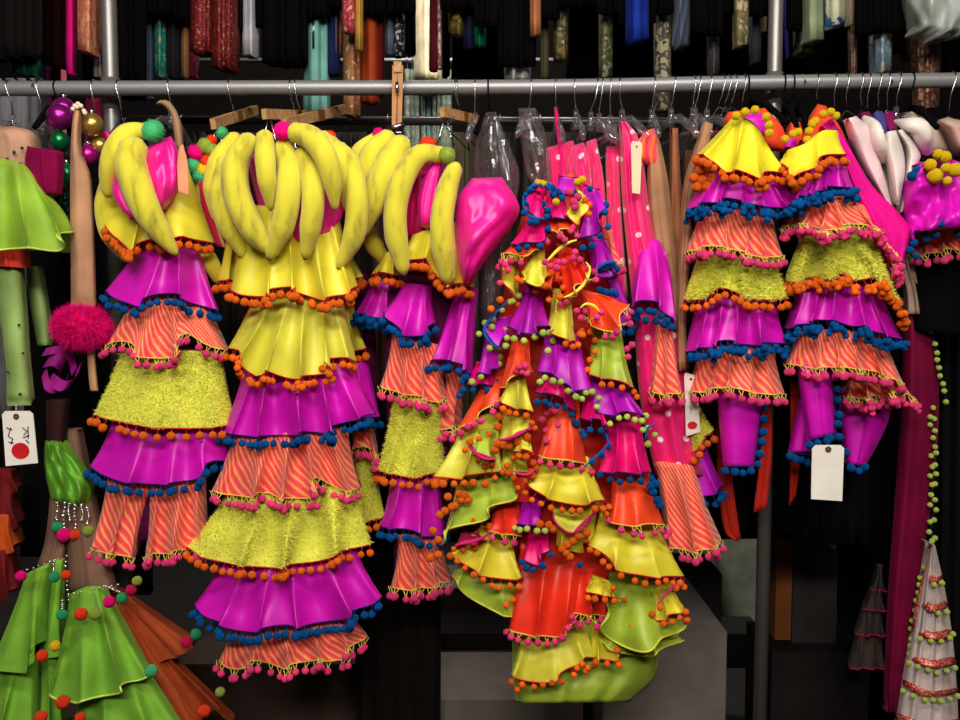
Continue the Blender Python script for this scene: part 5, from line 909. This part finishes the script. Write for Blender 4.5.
FB = [(118, 146, 88, 'between the left rack post and the steel blue sleeve'), (146, 190, 19, 'over the teal spangled sleeve'), (189, 214, 12, 'over the upper red and gold shawl'), (213, 262, 28, 'over the lower red and gold shawl'), (304, 331, 22, 'over the jacket patterned in white'), (329, 342, 11, 'over the orange yellow sleeve'), (362, 386, 14, 'over the rust brown dress'), (386, 416, 17, 'over the grey blue jacket'), (440, 476, 12, 'over the olive gold sleeve'), (474, 500, 28, 'over the emerald scarf'), (498, 536, 69, 'over the white feather fringe'), (533, 560, 20, 'over the peach cuff'), (556, 600, 10, 'over the gold brocade dress'), (596, 622, 18, 'over the olive lace strip'), (618, 656, 24, 'over the bright blue sleeve'), (652, 674, 16, 'over the swirl brocade dress'), (690, 724, 37, 'over the grey knitted cardigan'), (722, 768, 17, 'over the beige floral scarf'), (786, 806, 34, 'right of the indigo ribbon'), (855, 876, 40, 'left of the blue and cream dress'), (870, 906, 34, 'over the blue and cream dress')]
for x0, x1, yb, w in FB: back('coat', 'coat', 'black coat hem hanging '+w, x0, x1, yb, BLACK, .53, .02, wob=7)
for i, (n, c, l, x0, x1, yb, mt) in enumerate(BG):
    dark = mt in (BLACK, BLK2) or n == 'coat'
    Y = .95 if dark else .62
    if l.startswith(('very dark', 'large black', 'salmon', 'lavender', 'hot pink strip')): Y = .55
    if l.startswith(('pink floral', 'mustard', 'cream blouse', 'pale green', 'bright blue', 'peach', 'beige floral', 'white cloth', 'red and gold')): Y = .5
    if n == 'hat': Y = .7
    back(n, c, l, x0, x1, yb, mt, Y, .07)
# hems in the lower row behind the front rail (hung on the dark lower rail), and the darkness behind
q = random.Random(11)
LB = [(-30, 40, (96, 96, 100), 'grey garment bag with a slanting top at the far left behind the rail'), (41, 46, (50, 90, 160), 'blue sleeve sliver behind the left end of the rail'), (45, 54, (232, 120, 170), 'light pink sleeve behind the left end of the rail'), (54, 64, (190, 90, 110), 'rose dress behind the baubles'), (12, 40, (14, 60, 44), 'dark green dress above the grey garment bag')]
t = back('garment_bag', 'garment bag', LB[0][3], -40, 42, 420, cl((104, 104, 108)), .36, .12, 78, topw=80, rail=(0, P(5, 88, 0).z))
for x0, x1, c, lab in LB[1:4]: back('dress', 'dress', lab, x0, x1, 150, cl(c), 1.2, .05)
back('dress', 'dress', LB[4][3], 12, 38, 76, cl(LB[4][2]), .6, .05)
back('dress', 'dress', 'pleated plum dress behind the gold baubles', 84, 106, 160, cl((110, 16, 54)), .3, .05, 98, rail=(0, P(95, 88, 0).z))
for i in range(9):
    x0 = 404+i*5.2; back('costume', 'costume', 'pale grey-green costume, %s in the row seen beyond the wooden clip hanger' % ['first', 'second', 'third', 'fourth', 'fifth', 'sixth', 'seventh', 'eighth', 'last'][i], x0, x0+6.2, 210, pat('grey green %d' % (i % 3), [(126, 136, 118), (104, 116, 104), (150, 156, 138)] if i != 4 else [(70, 110, 110), (104, 130, 124)], 30), 2.2, .12, 66+q.uniform(0, 6), rail=(2.2, P(420, 60, 2.2).z))
for i, (x0, x1, c, lab) in enumerate([(106, 150, (40, 34, 32), 'dark dress below the rail right of the left rack post'), (150, 214, (30, 26, 26), 'dark dress below the rail behind the first banana costume'), (214, 262, (24, 18, 18), 'black dress below the rail behind the first wooden bar'), (262, 306, (22, 20, 20), 'black dress below the rail behind the slanting wooden bar'), (330, 372, (26, 20, 20), 'black dress below the rail behind the second banana costume'), (372, 404, (70, 44, 40), 'brownish dress below the rail left of the wooden clip hanger'), (450, 480, (84, 78, 62), 'olive grey dress below the rail right of the wooden clip hanger'), (480, 520, (44, 42, 36), 'dark olive dress below the rail behind the plastic bag'), (520, 560, (56, 52, 42), 'olive brown dress below the rail right of the plastic bag'), (560, 600, (30, 28, 28), 'black dress below the rail behind the polka-dot pieces'), (600, 650, (40, 32, 30), 'dark brown dress below the rail behind the cream tag'), (650, 700, (34, 30, 28), 'dark dress below the rail behind the stockings'), (700, 770, (22, 18, 18), 'black dress below the rail behind the yellow cape'), (770, 840, (26, 22, 22), 'black dress below the rail behind the orange hoods'), (840, 900, (20, 18, 20), 'black dress below the rail behind the ivory sashes'), (900, 960, (26, 22, 24), 'black dress below the rail behind the beige shoulders'), (960, 1020, (20, 16, 20), 'black dress below the rail past the right edge of the beige shoulders')]):
    back('dress', 'dress', lab, x0, x1, 600+q.uniform(-60, 10) if x0 < 700 else (548+q.uniform(-6, 6) if x0 < 830 else 730), cl(c), 1.0, .10, 132, rail=(1.0, P(480, 121, 1.0).z))
back('coat', 'coat', 'black velvet coat hanging behind the two costumes with orange hoods', 738, 800, 535, cl((12, 8, 10)), .22, .1, 130, rail=(0, P(800, 84, 0).z))
back('coat', 'coat', 'black velvet coat hanging behind the blank white tag', 796, 890, 545, cl((12, 8, 10)), .24, .12, 130, rail=(0, P(800, 84, 0).z))
back('coat', 'coat', 'black coat behind the strings of lime pompoms at the right', 925, 1000, 800, cl((10, 8, 10)), .2, .1, 200, rail=(0, P(800, 84, 0).z))
back('coat', 'coat', 'black coat behind the lime stockings at the far left', 20, 110, 560, cl((14, 10, 10)), .3, .1, 190, rail=(0, P(800, 84, 0).z))
back('trousers', 'trousers', 'black trousers hanging below the puff banana costume', 356, 440, 780, cl((22, 16, 14)), .16, .05, 400)
back('cream_dress', 'dress', 'bright cream dress lit up in the far gap above the wooden clip hanger', 416, 441, 90, cl((236, 222, 180)), 2.4, .15, -40) if False else back('dress', 'dress', 'bright cream dress lit up in the far gap above the wooden clip hanger', 414, 442, 82, cl((240, 226, 186)), 2.2, .15, -60)
# ================================================================ boxes below
def box(name, label, cat, x0, x1, y0, yb, Y, dep, mat, lid=None):
    a, b = P(x0, y0, Y), P(x1, y0, Y); z0 = 0 if yb is None else P(x0, yb, Y).z; t = thing(name, label, cat, Vector(((a.x+b.x)/2, Y+dep/2, z0)))
    m = MB(); m.box(Vector(((a.x+b.x)/2, Y+dep/2, (a.z+z0)/2)), b.x-a.x, dep, a.z-z0); m.build('body', mat, t, False)
    if lid: m = MB(); m.box(Vector(((a.x+b.x)/2, Y+dep/2, a.z+.004-lid/2)), b.x-a.x+.012, dep+.012, lid); m.build('lid', mat, t, False)
    return t
CARD = cloth('grey brown card', (122, 112, 106), .85, .05, .2, 60, .2, .08); DK = cloth('dark plastic', (34, 30, 30), .4, 0, .4)
box('storage_box', 'large grey-brown storage box on the floor right of the cascading costume', 'box', 604, 727, 632, None, .28, .5, CARD)
box('storage_box', 'dark storage box standing behind the large grey-brown one', 'box', 640, 722, 574, None, .86, .25, DK)
box('storage_box', 'pale grey box far behind, seen over the dark storage box', 'box', 660, 716, 540, None, 1.9, .3, cloth('pale grey card', (150, 150, 156)))
box('storage_box', 'low grey box under the cascading costume', 'box', 384, 583, 700, None, .22, .4, CARD)
box('storage_chest', 'black chest with a shiny top edge under the puff banana costume', 'chest', 400, 590, 634, None, .55, .4, DK, .02)
box('storage_box', 'brownish box with a wide front under the widest banana costume', 'box', 180, 372, 664, None, .4, .4, cloth('brown card', (76, 60, 52)))
box('panel_board', 'grey-green board leaning between the large storage box and the right rack post', 'board', 718, 768, 470, None, 2.0, .05, cloth('grey green board', (206, 212, 190), .7))
box('storage_box', 'low dark box added for the shadow beneath the grey-green board', 'box', 722, 765, 634, None, 1.5, .2, DK)  # dark block added to stand in for the shadow under the board
box('storage_box', 'brown cardboard box in the shadow right of the right rack post', 'box', 777, 793, 540, 640, .6, .05, cloth('orange brown card', (130, 74, 36)))
box('storage_box', 'dark box with a grey wrapped front next to the brown cardboard box', 'box', 794, 838, 552, 650, .62, .1, cloth('grey wrap', (54, 50, 50)))
box('storage_chest', 'low black chest carrying two boxes right of the right rack post', 'chest', 772, 870, 652, None, .55, .25, DK)
box('storage_box', 'mid grey low box seen behind the black chest under the puff banana costume', 'box', 436, 520, 596, None, 1.3, .4, cloth('mid grey card', (90, 88, 86)))
# ================================================================ the room
def struct(name, mb, mat):
    o = mb.build(name, mat, None, False); o['kind'] = 'structure'; return o
CONC = cloth('concrete floor', (46, 43, 41), .7, 0, .3, 20, .3, .1); WALL = cloth('dark wall', (30, 27, 26), .9, 0, .1, 20, .2, .08)
m = MB(); m.box((0, 0, -.03), 9, 9, .06); struct('floor', m, CONC)
m = MB(); m.box((0, 0, 4.33), 9, 9, .06); struct('ceiling', m, WALL)
m = MB(); m.box((0, 4.5, 2.15), 9, .06, 4.3); struct('wall_back', m, WALL)
m = MB(); m.box((-4.5, 0, 2.15), .06, 9, 4.3); struct('wall_left', m, WALL)
m = MB(); m.box((4.5, 0, 2.15), .06, 9, 4.3); struct('wall_right', m, WALL)
m = MB(); m.box((0, -4.5, 2.15), 9, .06, 4.3); struct('wall_front', m, WALL)
def lamp(label, x, y, z, sx, sy, power, tilt=0, col=(1, .93, .84)):
    t = thing('ceiling_light', label, 'light', (x, y, z)); m = MB(); m.box((x, y, z+.05), sx+.06, sy+.06, .06); m.build('housing', POSTM, t, False)
    m = MB(); m.tube([Vector((x, y, z+.08)), Vector((x, y, 4.3))], .012, 8); m.build('stem', POSTM, t)
    l = bpy.data.lights.new('lamp', 'AREA'); l.shape = 'RECTANGLE'; l.size = sx; l.size_y = sy; l.energy = power; l.color = col
    o = bpy.data.objects.new('lamp', l); C.objects.link(o); put(o, (x, y, z), t); o.rotation_euler = (tilt, 0, 0)
lamp('ceiling light over the aisle in front of the rail, left', -.6, -1.75, 3.2, 1.2, .4, 44, .65)
lamp('ceiling light over the aisle in front of the rail, right', .8, -1.75, 3.2, 1.2, .4, 46, .65)
lamp('ceiling light over the aisle behind', -.1, 1.25, 3.7, 1.2, .2, 95, .45)
lamp('ceiling light further back over the aisle', 0, -3.4, 2.9, 1.8, .5, 130, 1.0)  # added fill lamp out of view, lifts the costumes with frontal light
w = bpy.data.worlds.new('world'); sc.world = w; w.use_nodes = True; bg = w.node_tree.nodes['Background']; bg.inputs[0].default_value = (.9, .85, .8, 1); bg.inputs[1].default_value = .06
